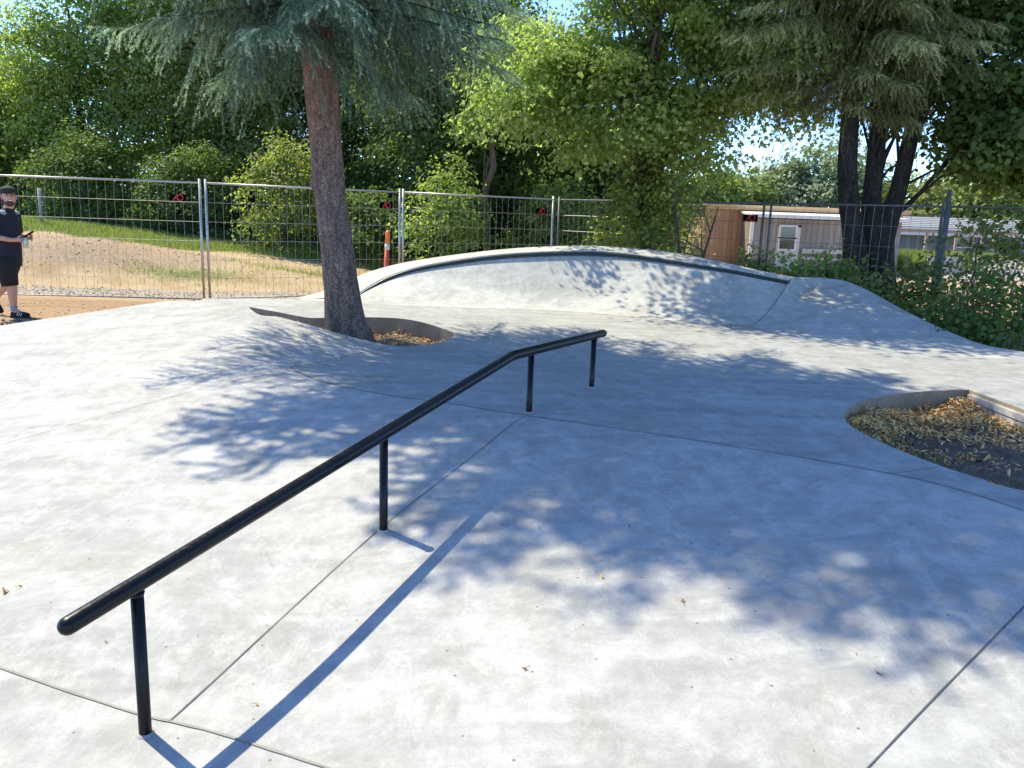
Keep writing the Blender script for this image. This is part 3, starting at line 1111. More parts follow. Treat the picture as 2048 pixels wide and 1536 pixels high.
# --- spruces
def needles(tw, per_m, nlen, nwid, rng, tip=.35):
    """tw: dict arrays P0 (n,3), D (n,3), L (n,), G (n,) droop, T (n,) tint -> needle triangles"""
    cnt = np.maximum(3, (tw['L'] * per_m).astype(int))
    idx = np.repeat(np.arange(len(cnt)), cnt)
    m = len(idx)
    t = rng.random(m)
    P0, Dv, Ln, Gd = tw['P0'][idx], tw['D'][idx], tw['L'][idx], tw['G'][idx]
    s = t * Ln
    P = P0 + Dv * s[:, None]
    P[:, 2] -= Gd * s * s
    tan = Dv.copy()
    tan[:, 2] -= 2 * Gd * s
    tan /= np.linalg.norm(tan, axis=1)[:, None] + 1e-9
    rd = rng.normal(size=(m, 3))
    rd -= tan * (rd * tan).sum(1)[:, None]
    rd /= np.linalg.norm(rd, axis=1)[:, None] + 1e-9
    nd = tan * .72 + rd * .78
    nd[:, 2] += .12
    nd /= np.linalg.norm(nd, axis=1)[:, None]
    sd = np.cross(nd, rng.normal(size=(m, 3)))
    sd /= np.linalg.norm(sd, axis=1)[:, None] + 1e-9
    ln = nlen * (.6 + .6 * rng.random(m))
    a = P - sd * nwid / 2
    b = P + sd * nwid / 2
    c = P + nd * ln[:, None]
    Vv = np.stack([a, b, c], 1).reshape(-1, 3)
    ff = np.arange(3 * m).reshape(-1, 3)
    tint = np.clip(tw['T'][idx] + tip * 1.5 * (t - .5) + .22 * (rng.random(m) - .5), 0, 1)
    return Vv, ff, tint


def spruce(base, axis_fn, z0, ztop, Rfn, label, M_n, seed, zdet=6.3, trunk_pts=None, trunk_r=None, dens=1.0, droop=.36, bark=None):
    rng = np.random.default_rng(seed)
    base = np.asarray(base, float)
    root = empty('spruce_tree', base, label, 'tree')
    mb = MB()
    P = spline(trunk_pts, 40)
    rr = np.interp(P[:, 2], trunk_r[0], trunk_r[1])
    nside = 28
    mb.tube(P - base, rr, nside)
    V0 = mb.v[0]
    # lumpy bark, root flare and knots
    th = np.tile(np.arange(nside) / nside * 2 * np.pi, 40)
    zz = V0[:, 2]
    cen = np.repeat(P - base, nside, 0)
    lump = .03 * np.sin(3 * th + zz * 4) + .025 * np.sin(7 * th - zz * 7) + .02 * np.sin(11 * th + zz * 13) + .02 * rng.normal(size=len(th))
    flare = .34 * np.exp(-np.maximum(zz, 0) / .24) * (np.sin(5 * th + 1) * .5 + .4)
    mb.v[0] = cen + (V0 - cen) * (1 + lump + flare)[:, None]
    for kz, ka in ((.85, 2.4), (1.35, 4.0), (.55, 5.2), (1.9, 3.3), (2.4, 5.0)):
        c0 = axis_fn(kz) - base
        r = np.interp(kz, trunk_r[0], trunk_r[1])
        mb.sphere(c0 + [math.cos(ka) * r * .92, math.sin(ka) * r * .92, 0], (.05, .05, .07), 8, 6)
    mb.build('trunk', bark or M_BARK_S, root, True)
    br = MB()
    sets = {0: [], 1: []}
    z = z0
    while z < ztop - .3:
        det = 0 if z < zdet else 1
        nb = 5 if det == 0 else 6
        a0 = rng.random() * 6.28
        for i in range(nb):
            az = a0 + i * 2 * np.pi / nb + rng.normal() * .22
            Rz = Rfn(z, az)
            if Rz < .1:
                continue
            Lb = Rz * (rng.uniform(.74, 1.12) if det == 0 else rng.uniform(.84, 1.06))
            bt = rng.normal() * .16
            zb = z + rng.normal() * .1
            o = axis_fn(zb)
            out = np.array([math.cos(az), math.sin(az), 0])
            side = np.array([-out[1], out[0], 0])
            t = np.linspace(0, 1, 9)
            cz = Lb * (.10 * t - droop * t ** 2 + .10 * t ** 5)
            cv = rng.normal() * .12
            path = o + out * (Lb * t)[:, None] + side * (cv * Lb * t ** 2)[:, None]
            path[:, 2] += cz
            rb = .020 * (Lb / 2.4)
            br.tube(path - base, np.linspace(rb, .005, 9), 5, cap=False)
            # laterals
            step = .075 if det == 0 else .13
            for s in np.arange(.22, Lb, step):
                q = s / Lb
                p = np.array([np.interp(q, t, path[:, k]) for k in range(3)])
                for sg in (-1, 1):
                    if rng.random() < .12:
                        continue
                    ll = (.18 + .66 * (1 - q) ** .7) * rng.uniform(.6, 1.2) * min(1, Lb / 1.8)
                    dv = out * rng.uniform(.45, .8) + side * sg * rng.uniform(.5, .9) + np.array([0, 0, rng.uniform(-.45, .02)])
                    dv /= np.linalg.norm(dv)
                    tb = np.clip(.22 + .55 * q + bt + rng.normal() * .10, 0, 1)
                    gd = rng.uniform(.6, 1.5)
                    sets[det].append((p, dv, ll, gd, tb))
                    # hanging twigs
                    nh = max(1, int(ll / (.065 if det == 0 else .12)))
                    for h in range(nh):
                        sh = ll * (h + rng.uniform(.2, 1)) / nh
                        ph = p + dv * sh
                        ph[2] -= gd * sh * sh
                        fan = rng.uniform(.25, .95) * (.35 + .65 * q)
                        dh = np.array([rng.normal() * .34, rng.normal() * .34, -.95 + .3 * q]) + (dv * .7 + out * .5) * fan
                        dh /= np.linalg.norm(dh)
                        sets[det].append((ph, dh, rng.uniform(.07, .32 - .15 * q) * (1 if det == 0 else 1.4), 1.2, np.clip(tb + rng.normal() * .15 - .05, 0, 1)))
            # tip
            d = path[-1] - path[-2]
            sets[det].append((path[-2], d / np.linalg.norm(d), np.linalg.norm(d) * 1.5, .3, .9))
        z += (.27 if det == 0 else .34) * rng.uniform(.8, 1.2)
    # bare dry twigs hanging near the trunk
    for _ in range(420):
        zz = rng.uniform(z0 - .1, z0 + 1.6)
        az = rng.random() * 6.28
        rad = rng.uniform(.1, 1.5)
        p = axis_fn(zz) + [math.cos(az) * rad, math.sin(az) * rad, -rad * .12]
        q = p + [rng.normal() * .1, rng.normal() * .1, -rng.uniform(.15, .45)]
        br.tube([p - base, (p + q) / 2 - base + rng.normal(size=3) * .03, q - base], [.004, .003, .002], 3, cap=False)
    Vs, Fs, Ts, k = [], [], [], 0
    for det, (per, nl, nw) in {0: (300 * dens, .027, .0064), 1: (150 * dens, .055, .026)}.items():
        s = sets[det]
        if not s:
            continue
        tw = dict(P0=np.array([a[0] for a in s]), D=np.array([a[1] for a in s]), L=np.array([a[2] for a in s]), G=np.array([a[3] for a in s]), T=np.array([a[4] for a in s]))
        v, f, tt = needles(tw, per, nl, nw, rng)
        Vs.append(v)
        Fs.append(f + k)
        Ts.append(tt)
        k += len(v)
    br.build('branches', M_TWIG, root)
    link('crown', np_mesh('crown', np.concatenate(Vs) - base, np.concatenate(Fs), np.concatenate(Ts)), M_n, root)
    return root


yA = 8.95
tA = [ony(700, 735, yA), ony(693, 672, yA), ony(682, 560, yA), ony(661, 400, yA), ony(640, 150, yA)]
lean = (tA[4] - tA[2]) / (tA[4][2] - tA[2][2])
tA += [tA[4] + lean * dz for dz in (2, 5, 9, 12.7)]
tA[-1][0] += .3


def axA(z):
    zz = [p[2] for p in tA]
    return np.array([np.interp(z, zz, [p[k] for p in tA]) for k in (0, 1)] + [z])


def RA(z, az):
    return np.interp(z, [3.3, 3.8, 4.6, 6, 8, 10, 12, 14, 15.6], [1.7, 2.3, 2.6, 2.85, 2.85, 2.5, 1.85, 1.0, .2]) * (1 + .06 * math.cos(az))


spruce((tA[1][0], yA, .17), axA, 3.42, 15.6, RA, 'leaning blue green spruce in the planting pit left of the grind rail', M_NEED, 301,
       trunk_pts=tA, trunk_r=([-.2, .17, .4, .8, 1.6, 3.2, 6, 10, 15], [.30, .27, .215, .185, .162, .170, .14, .09, .01]))
yB = 14.3
tB = [ony(1712, 640, yB), ony(1712, 560, yB), ony(1706, 470, yB), ony(1697, 400, yB), ony(1696, 300, yB), ony(1705, 150, yB), ony(1712, 0, yB)]
lb_ = (tB[6] - tB[3]) / (tB[6][2] - tB[3][2])
tB += [tB[6] + lb_ * dz for dz in (2.5, 5, 7)]


def axB(z):
    zz = [p[2] for p in tB]
    return np.array([np.interp(z, zz, [p[k] for p in tB]) for k in (0, 1)] + [z])


def RB(z, az):
    return np.interp(z, [3.6, 4.2, 5, 7, 9, 11.8], [.9, 2.1, 2.75, 2.7, 1.8, .15])


spruce((tB[1][0], yB, 0), axB, 3.7, 12.0, RB, 'yellowish drooping spruce beside the dark twin stemmed tree on the right', M_NEED2, 302, zdet=6.6,
       trunk_pts=tB, trunk_r=([-.2, .3, .9, 1.6, 3, 6, 9, 12], [.33, .28, .21, .165, .15, .12, .07, .01]), dens=1.0, droop=.42, bark=M_BARK_D)

# --- bushes by the ramp on the right
bs = [
    (ony(1560, 540, 13.9), 1.18, .66, M_LB, 'bright low bush behind the ramp lip under the cabin window'),
    (ony(1655, 550, 13.6), 1.3, .55, M_LB, 'bright low bush touching the left of the spruce trunk at the ramp end'),
    (ony(1490, 540, 14.3), 1.12, .5, M_LG, 'small low bush behind the ramp lip beside the red marker'),
    (ony(1800, 620, 12.6), 1.2, .8, M_LG, 'leafy bush right of the dark trunks behind the corner bank'),
    (ony(1890, 660, 11.6), 1.0, .8, M_LG, 'dark bush hanging over the edge of the corner bank'),
    (ony(1985, 690, 10.9), .95, .85, M_LD, 'dark tangled bush at the right frame edge beside the concrete'),
    (ony(1950, 560, 12.6), 2.2, 1.0, M_LG, 'tall bush with thin stems in front of the benches'),
    (ony(2060, 560, 12.2), 2.6, .9, M_LD, 'tall dark bush at the right frame edge in front of the grey building'),
]
for i, (p, h, r, mm, lb) in enumerate(bs):
    x, y = p[0], p[1]
    ells = [(x, y, h * .45, r, r * .75, h * .45), (x + r * .4, y + .1, h * .7, r * .6, r * .5, h * .3), (x - r * .5, y, h * .3, r * .6, r * .55, h * .3)]
    broadleaf('bush', (x, y, 0), ells, lb, 'bush', 'bushes beside the ramp', mm, M_BARK_G, .025, None, (420 if i < 3 else 230) if i < 6 else 85, .22, .062, HEXL, 230 + i, 14, per_clump=22, twigs=2, upw=.7)

# --- far trees
far = [
    (ony(1620, 400, 62), 8.0, 4.4, M_LP, 'pale grey green rounded willow far behind the cabin roof'),
    (ony(1522, 400, 66), 6.6, 2.6, M_LD, 'dark rounded tree far behind, left of the pale willow'),
    (ony(1470, 400, 60), 5.2, 2.8, M_LG, 'green tree far behind the left end of the cabin'),
    (ony(1720, 400, 64), 6.6, 3.2, M_LG, 'green tree far behind, seen between the dark trunks'),
    (ony(1860, 400, 60), 6.4, 3.4, M_LO, 'olive tree far behind the grey roof'),
    (ony(1960, 400, 58), 5.4, 3.0, M_LO, 'olive tree far behind the right part of the grey roof'),
    (ony(2080, 400, 60), 6.2, 3.4, M_LG, 'green tree far away at the right frame edge'),
    (ony(1390, 400, 58), 6.0, 3.2, M_LG, 'green tree far away behind the thin stemmed small tree'),
]
for i, (p, h, r, mm, lb) in enumerate(far):
    x, y = p[0], p[1]
    ells = [(x, y, h * .42, r, r * .8, h * .40), (x + r * .3, y, h * .68, r * .7, r * .6, h * .30), (x - r * .5, y, h * .5, r * .6, r * .5, h * .3)]
    broadleaf('far_tree', (x, y, 0), ells, lb, 'tree', 'far trees beyond the cabin', mm, M_BARK_G, .25, None, 42, .7, .30, QUAD, 250 + i, 8, per_clump=26)

#--PART2--
# ------------------------------------------------------------------ fence
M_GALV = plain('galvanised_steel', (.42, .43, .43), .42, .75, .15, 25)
M_WIRE = plain('galvanised_wire', (.26, .27, .265), .5, .5, .15, 25)
M_PLATE = plain('black_plate', (.004, .004, .005), .9, spec=.05)
M_RED = plain('red_letters', (.62, .035, .04), .5)
fgrp = 'mesh fence panels around the building site'


def logo(mb, o, u, n, s):
    """slanted A and ring O with an accent, o = lower-left, u = along plate, n = outward"""
    zv = np.array([0, 0, 1.0])
    P = lambda a, b: o + u * a * s + zv * b * s + n * .006
    for a, b in (((-.05, 0), (.62, 1.0)), ((.62, 1.0), (.72, 0)), ((.30, .36), (.70, .36)), ((-.05, 0), (.12, 0))):
        mb.beam(P(*a), P(*b), .13 * s, .004, up=n)
    ang = np.linspace(0, 2 * np.pi, 22)
    pts = [P(1.12 + .43 * math.cos(t), .5 + .47 * math.sin(t)) for t in ang]
    for a, b in zip(pts[:-1], pts[1:]):
        mb.beam(a, b, .12 * s, .004, up=n)
    mb.beam(P(1.08, 1.0), P(1.30, 1.22), .11 * s, .004, up=n)


M_DULL = plain('backlit_dark_steel', (.13, .135, .135), .6, .4, .25, 25)  # darker copy of the galvanised steel, painting the right panels as backlit


def panel(a, b, label, h=2.02, plate=None, zoff=0, nrow=6, steel=None):
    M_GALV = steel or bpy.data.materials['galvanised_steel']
    a, b = np.array([a[0], a[1]]), np.array([b[0], b[1]])
    za, zb = float(GZ(*a)) + zoff, float(GZ(*b)) + zoff
    za, zb = max(za, zoff), max(zb, zoff)
    A, Bq = np.array([*a, za]), np.array([*b, zb])
    root = empty('fence_panel', A, label, 'fence panel', fgrp)
    u = (Bq - A)
    Lh = np.linalg.norm(u)
    u /= Lh
    n = np.array([u[1], -u[0], 0])
    if n[1] > 0:
        n = -n
    zv = np.array([0, 0, 1.0])
    O = np.zeros(3)
    for q in (O, u * Lh):
        mb = MB()
        mb.tube([q + zv * .02, q + zv * (h + .03)], .021, 12)
        mb.build('post', M_GALV, root, True)
    for zz, nm in ((h - .035, 'top_rail'), (.08, 'bottom_rail')):
        mb = MB()
        mb.tube([O + zv * zz, u * Lh + zv * zz], .016 if zz > 1 else .011, 8)
        mb.build(nm, M_GALV if zz > 1 else M_WIRE, root, True)
    mb = MB()
    nv = int(Lh / .135)
    for i in range(1, nv):
        p = u * (Lh * i / nv)
        mb.tube([p + zv * .06, p + zv * (h - .035)], .0024, 4, cap=False)
    for i in range(1, nrow):
        zz = .10 + (h - .135) * i / nrow
        mb.tube([O + zv * zz + n * .006, u * Lh + zv * zz + n * .006], .0034, 4, cap=False)
    mb.build('wire_mesh', M_WIRE, root)
    if plate:
        c0, wd, ht = plate
        zz = .10 + (h - .135) * 5 / nrow + .004
        mb = MB()
        mb.box(u * (c0 + .07) + zv * (zz + ht / 2) + n * .012, (min(wd, .27), .006, ht), rz=math.atan2(u[1], u[0]))
        pl = mb.build('sign_plate', M_PLATE, root)
        mb = MB()
        logo(mb, u * (c0 + .0) + zv * (zz + .012) + n * .012, u, n, .098)
        mb.build('logo', M_RED, pl)
    return root


f0a, f0b = ony(-330, 470, 13.3), ony(403, 470, 13.85)
f1a, f1b = ony(415, 470, 13.95), ony(799, 470, 16.0)
f2a, f2b = ony(806, 470, 16.1), ony(1104, 460, 17.8)
f3a, f3b = ony(1116, 460, 17.6), ony(1524, 460, 14.4)
f4a, f4b = ony(1538, 460, 14.3), ony(1880, 460, 12.6)
f5a, f5b = ony(1893, 460, 12.5), ony(2220, 460, 11.2)
LN = lambda a, b: math.hypot(b[0] - a[0], b[1] - a[1])
panel(f0a, f0b, 'mesh fence panel behind the man, red logo plate at its right end', plate=(LN(f0a, f0b) - .42, .52, .115))
panel(f1a, f1b, 'mesh fence panel crossing behind the spruce trunk', plate=(LN(f1a, f1b) - .36, .42, .115))
panel(f2a, f2b, 'mesh fence panel right of the orange marker, behind the ramp', plate=(LN(f2a, f2b) - .36, .42, .115))
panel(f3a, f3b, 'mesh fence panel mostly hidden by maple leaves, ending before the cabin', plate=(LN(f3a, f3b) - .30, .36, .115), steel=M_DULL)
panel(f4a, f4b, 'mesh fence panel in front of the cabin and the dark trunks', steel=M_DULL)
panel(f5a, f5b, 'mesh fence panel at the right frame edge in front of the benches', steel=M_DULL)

# tall pole between the right panels, short stake on the grass, two red markers
p = ony(1884, 500, 12.9)
mb = MB()
pt = ony(1900, 380, 12.9)
mb.tube([[p[0] - .04, p[1], -.1], [pt[0], p[1], pt[2]]], [.032, .03], 12)
tag(mb.build('metal_pole', M_DULL, None, True), 'tall grey metal pole rising above the fence joint at right', 'pole')
p = onz(82, 428, 1.3)
q = ony(82, 430, 21.0)
mb = MB()
mb.tube([[q[0], 21, float(GZ(q[0], 21)) - .1], [q[0], 21, ony(80, 376, 21)[2]]], [.045, .042], 10)
tag(mb.build('stake', plain('weathered_stake', (.34, .32, .29), .8), None, True), 'short pale stake standing on the grass right of the man', 'stake')


def marker(px, pyt, y, lean, label, w=.062, zb=-.05):
    t = ony(px, pyt, y)
    root = empty('marker_post', (t[0] + lean, y, 0), label, 'marker post', None)
    hh = t[2]
    mb = MB()
    mb.tube([[0, 0, zb], [-lean * .72, 0, hh * .70]], [w, w], 14, ell=.55)
    mb.build('lower_post', plain('orange_red_plastic', (.72, .085, .035), .45) if 'orange_red_plastic' not in bpy.data.materials else bpy.data.materials['orange_red_plastic'], root, True)
    mb = MB()
    mb.tube([[-lean * .70, 0, hh * .69], [-lean * .79, 0, hh * .785]], [w * 1.03, w * 1.03], 14, ell=.55)
    mb.build('reflector_band', plain('white_band', (.75, .72, .68), .5) if 'white_band' not in bpy.data.materials else bpy.data.materials['white_band'], root, True)
    mb = MB()
    mb.tube([[-lean * .78, 0, hh * .78], [-lean * .95, 0, hh * .95], [-lean, 0, hh]], [w, w, w * .7], 14, ell=.55)
    mb.build('top_section', plain('orange_plastic', (.85, .22, .06), .45) if 'orange_plastic' not in bpy.data.materials else bpy.data.materials['orange_plastic'], root, True)


marker(776, 461, 16.9, -.06, 'orange red marker post with white band behind the fence beside the double post', .085)
marker(1466, 500, 15.2, 0, 'short red marker post in the bushes left of the cabin corner', .045)

# ------------------------------------------------------------------ cabin
def planks_mat(name, lo, hi, pw, rough=.8, weather=.0):
    m, nt, b = mat(name)
    g = G(nt)
    sx = g.n('ShaderNodeSeparateXYZ')
    g.l(g.coord(), sx.inputs[0])
    dv = g.n('ShaderNodeMath', operation='DIVIDE')
    g.l(sx.outputs[0], dv.inputs[0])
    dv.inputs[1].default_value = pw
    fl = g.n('ShaderNodeMath', operation='FLOOR')
    g.l(dv.outputs[0], fl.inputs[0])
    wn = g.n('ShaderNodeTexWhiteNoise', noise_dimensions='1D')
    g.l(fl.outputs[0], wn.inputs['W'])
    fr = g.n('ShaderNodeMath', operation='FRACT')
    g.l(dv.outputs[0], fr.inputs[0])
    c = g.ramp(wn.outputs['Value'], [(0, lo), (1, hi)])
    gr = g.noise(6, 6, .7, stretch=(6, 6, .5))
    c = g.mix(g.ramp(gr, [(.4, .45), (.65, 0.0)]), c, tuple(v * .5 for v in lo))
    c = g.mix(g.ramp(fr.outputs[0], [(.0, .85), (.05, .85), (.09, 0.0)]), c, tuple(v * .2 for v in lo))
    g.l(c, b.inputs['Base Color'])
    b.inputs['Roughness'].default_value = rough
    return m


M_ORW = planks_mat('orange_planks', (.56, .33, .18), (.68, .44, .27), .16)
M_GRW = planks_mat('weathered_planks', (.30, .255, .22), (.42, .37, .33), .20)
M_WTRIM = plain('white_paint', (.74, .73, .70), .5, var=.06)
M_BEAM = plain('light_timber', (.62, .42, .22), .7, var=.18)
M_GLASSD = plain('dark_window_glass', (.02, .028, .022), .06, 0, .2, 3, spec=.8)
yC = 31.0
cab = empty('wooden_cabin', (ony(1600, 500, yC)[0], yC, 0), 'single storey wooden cabin with orange planks and grey weathered front beyond the fence', 'cabin')
co = np.array(cab.location)
x0, x1 = ony(1404, 480, yC)[0] - co[0], ony(1800, 480, yC)[0] - co[0]
zt = ony(1404, 417, yC)[2]
mb = MB()
mb.box(((x0 + x1) / 2, 2.0, zt / 2), (x1 - x0, 4.0, zt))
mb.build('back_wall', M_ORW, cab)
mb = MB()
mb.box(((x0 + x1) / 2, 1.95, zt + .09), (x1 - x0 + .3, 4.3, .17))
mb.box(((x0 + x1) / 2, -.235, zt + .13), (x1 - x0 + .36, .06, .09))
mb.build('fascia', M_BEAM, cab)
ysd = 29.4 - yC
sx0, sx1 = ony(1503, 480, 29.4)[0] - co[0], ony(1800, 480, 29.4)[0] - co[0]
zs = ony(1503, 436, 29.4)[2]
mb = MB()
mb.box(((sx0 + sx1) / 2, (ysd - .01) / 2, zs / 2), (sx1 - sx0, -ysd - .01, zs))
mb.build('front_wall', M_GRW, cab)
mb = MB()
V8 = []
for xx in (sx0 - .1, sx1 + .1):
    V8 += [(xx, ysd - .28, zs + .03), (xx, ysd - .28, zs + .15), (xx, -.012, zs + .26), (xx, -.012, zs + .20)]
mb.add(V8, [(0, 1, 2, 3), (7, 6, 5, 4), (0, 4, 5, 1), (1, 5, 6, 2), (2, 6, 7, 3), (3, 7, 4, 0)])
mb.build('shed_roof', M_WTRIM, cab)
mb = MB()
mb.box((sx0 - .03, ysd - .045, zs / 2), (.11, .08, zs))
mb.build('downpipe', M_WTRIM, cab)
CX = lambda px, py: ony(px, py, 29.4)
wl, wr = CX(1552, 485)[0] - co[0], CX(1598, 485)[0] - co[0]
wt, wb = CX(1575, 451)[2], CX(1575, 517)[2]
dr = MB()
dr.box(((wl + wr) / 2, ysd - .03, (wt - .05) / 2), (wr - wl, .055, wt - .05))
dob = dr.build('door', plain('pale_door_paint', (.60, .55, .49), .6), cab)
for (ty, by) in ((453.5, 474), (478, 498)):
    za, zb = CX(1573, ty)[2], CX(1573, by)[2]
    xa, xb = CX(1559, 470)[0] - co[0], CX(1589, 470)[0] - co[0]
    mb = MB()
    wd, hh = xb - xa, za - zb
    for cx_, cz_, sx_, sz_ in ((xa + wd / 2, za + .03, wd + .12, .06), (xa + wd / 2, zb - .03, wd + .12, .06), (xa - .03, (za + zb) / 2, .06, hh), (xb + .03, (za + zb) / 2, .06, hh)):
        mb.box((cx_, ysd - .075, cz_), (sx_, .03, sz_))
    wf = mb.build('window_frame', M_WTRIM, dob)
    mb = MB()
    mb.box((xa + wd / 2, ysd - .064, (za + zb) / 2), (wd, .008, hh))
    mb.build('window_pane', M_GLASSD, dob)
mb = MB()
hx = CX(1597, 465)[0] - co[0]
mb.box((hx + .03, ysd - .02, CX(1598, 463)[2]), (.06, .04, .42))
mb.build('wall_slot', M_PLATE, cab)
bl, br_ = CX(1602, 505)[0] - co[0], CX(1695, 505)[0] - co[0]
M_PT = plain('pale_timber', (.55, .49, .42), .8)
for zz, hh in ((CX(1640, 503)[2], .16), (CX(1640, 517)[2], .10)):
    mb = MB()
    mb.box(((bl + br_) / 2, ysd - .06, zz), (br_ - bl, .12, hh))
    mb.build('wall_rail', M_PT, cab)

# grey long building
yG = 38.0
gx0, gx1 = ony(1775, 480, yG)[0], ony(2200, 480, yG)[0]
gb = empty('grey_building', ((gx0 + gx1) / 2, yG, 0), 'long low grey building with grey tiled roof behind the grass strip at right', 'building')
go = np.array(gb.location)
hw = (gx1 - gx0) / 2
ze = ony(1900, 470, yG)[2]
zr = ony(1900, 438, yG + 2.5)[2]
mb = MB()
mb.box((0, 2.5, ze / 2), (2 * hw, 5, ze))
mb.build('wall', planks_mat('blue_grey_planks', (.20, .22, .27), (.29, .31, .37), .22), gb)
M_SLATE = plain('grey_roof_tiles', (.26, .255, .25), .75, var=.2, vscale=30)
mb = MB()
for k in range(9):
    t0_, t1_ = k / 9, (k + 1) / 9 + .02
    ya, yb = -.5 + 3.0 * t0_, -.5 + 3.0 * t1_
    za, zb = ze + .05 + (zr - ze) * t0_ + .03, ze + .05 + (zr - ze) * t1_
    mb.add([(-hw - .3, ya, za), (hw + .3, ya, za), (hw + .3, yb, zb), (-hw - .3, yb, zb), (-hw - .3, ya, za - .05), (hw + .3, ya, za - .05), (hw + .3, yb, zb - .05), (-hw - .3, yb, zb - .05)],
           [(0, 1, 2, 3), (7, 6, 5, 4), (4, 5, 1, 0), (2, 6, 7, 3), (0, 3, 7, 4), (1, 5, 6, 2)])
mb.add([(-hw - .3, 2.5, zr + .08), (hw + .3, 2.5, zr + .08), (hw + .3, 5.5, ze), (-hw - .3, 5.5, ze)], [(0, 1, 2, 3)])
mb.build('roof', M_SLATE, gb)
mb = MB()
mb.box((0, -.56, ze + .02), (2 * hw + .6, .06, .14))
mb.build('white_eave', M_WTRIM, gb)
xw = ony(1928, 482, yG)[0] - go[0]
mb = MB()
for ox, oz, sx_, sz_ in ((0, .36, .84, .06), (0, -.36, .84, .06), (-.39, 0, .06, .66), (.39, 0, .06, .66)):
    mb.box((xw + ox, -.02, 1.25 + oz), (sx_, .05, sz_))
wf = mb.build('window', M_WTRIM, gb)
mb = MB()
mb.box((xw, -.01, 1.25), (.72, .012, .66))
mb.build('pane', M_GLASSD, wf)
# pergola in front
yP = 36.2
pg = empty('pergola', (ony(1910, 500, yP)[0], yP, 0), 'timber pergola with pale beam and posts in front of the grey building', 'pergola')
po = np.array(pg.location)
pa, pb_ = ony(1790, 480, yP)[0] - po[0], ony(2035, 480, yP)[0] - po[0]
zp = ony(1910, 464, yP)[2]
mb = MB()
mb.box(((pa + pb_) / 2, 0, zp), (pb_ - pa, .10, .13))
mb.build('beam', plain('pinkish_timber', (.50, .33, .25), .8), pg)
mb = MB()
mb.box(((pa + pb_) / 2, -.07, zp + .09), (pb_ - pa + .2, .28, .045))
mb.build('top_board', M_WTRIM, pg)
for px in (1795, 1852, 1912, 1965, 1988, 2032):
    xx = ony(px, 480, yP)[0] - po[0]
    mb = MB()
    mb.box((xx, 0, (zp - .065) / 2), (.10, .09, zp - .065))
    mb.build('post', bpy.data.materials['pinkish_timber'], pg)

# slatted lounge benches in the yard
M_GREYW = plain('silver_grey_timber', (.45, .44, .42), .8, var=.25, vscale=6)


def yard_bench(px, y, rz, w, label, py=530, lean=.32):
    q = ony(px, py, y)
    root = empty('slatted_bench', (q[0], y, 0), label, 'bench', 'slatted wooden benches in the yard', rz)
    mb = MB()
    for k in range(5):
        mb.box((0, -.28 + k * .13, .43), (w, .095, .035))
    mb.build('seat', M_GREYW, root)
    mb = MB()
    for k in range(2):
        zz = .62 + k * .27
        mb.box((0, .36 + lean * (zz - .43), zz), (w, .03, .12))
    for k in range(int(w / .13)):
        xx = -w / 2 + .06 + k * .13
        mb.beam((xx, .33, .46), (xx, .36 + lean * .5, .92), .045, .02)
    mb.build('backrest', M_GREYW, root)
    for sx_ in (-1, 1):
        for sy in (-.24, .24):
            mb = MB()
            mb.box((sx_ * (w / 2 - .08), sy, .205), (.07, .07, .41))
            mb.build('leg', M_GREYW, root)


yard_bench(1912, 21.5, 0, 1.0, 'grey slatted bench seen from the front, left of the two angled benches')
yard_bench(1972, 22.5, R(-62), 1.5, 'grey slatted bench turned sideways, middle one behind the bush')
yard_bench(2018, 21.8, R(-60), 1.6, 'grey slatted bench turned sideways nearest the right frame edge')

# ------------------------------------------------------------------ grass
M_GRASS = leaf_mat('grass_blade', (.10, .15, .04), (.28, .33, .12), .42, hi2=(.46, .42, .2))


def grass(n, xf, yf, hgt, wid, seed, zf=GZ, keep=None):
    rng = np.random.default_rng(seed)
    x, y = xf(rng, n), yf(rng, n)
    if keep is not None:
        k = keep(x, y, rng)
        x, y = x[k], y[k]
    n = len(x)
    z = zf(x, y)
    a = rng.random(n) * 6.28
    h = hgt * (.5 + rng.random(n))
    ln = rng.normal(size=(n, 2)) * .35 * h[:, None]
    w = np.column_stack([np.cos(a), np.sin(a), 0 * a]) * wid / 2
    b = np.column_stack([x, y, z - .01])
    t = np.column_stack([x + ln[:, 0], y + ln[:, 1], z + h])
    Vv = np.stack([b - w, b + w, t], 1).reshape(-1, 3)
    return Vv, np.arange(3 * n).reshape(-1, 3), rng.random(n)


def gkeep(x, y, rng):
    wob = .35 * np.sin(x * 1.3) + .25 * np.sin(x * 3.1 + 1) + .3 * np.sin(x * .6 + y)
    gr = sstep(19.3, 20.2, y + wob * .6 - .10 * (x + 10))
    gr = np.maximum(gr, .35 * np.exp(-((x + 6.8) / 1.7) ** 2 - ((y - 17.1 - wob * .3) / .42) ** 2))
    gr = np.maximum(gr, .35 * np.exp(-((x + 4.6) / 1.3) ** 2 - ((y - 18.4 - wob * .3) / .5) ** 2))
    return rng.random(len(x)) < gr * .95 + .006


v, f, t = grass(150000, lambda r, n: r.uniform(-17, 1.5, n), lambda r, n: r.uniform(14.8, 22.6, n), .085, .014, 5, keep=gkeep)
tag(link('grass', np_mesh('grass', v, f, t), M_GRASS), 'short sunlit grass growing on the dirt mound', None, None, 'stuff')
v, f, t = grass(26000, lambda r, n: r.uniform(ony(1770, 500, 34)[0], ony(2130, 500, 34)[0], n), lambda r, n: r.uniform(32, 35, n), .62, .04, 6)
tag(link('tall_grass', np_mesh('tall_grass', v, f, t), M_GRASS), 'tall bright grass strip in front of the grey building', None, None, 'stuff')

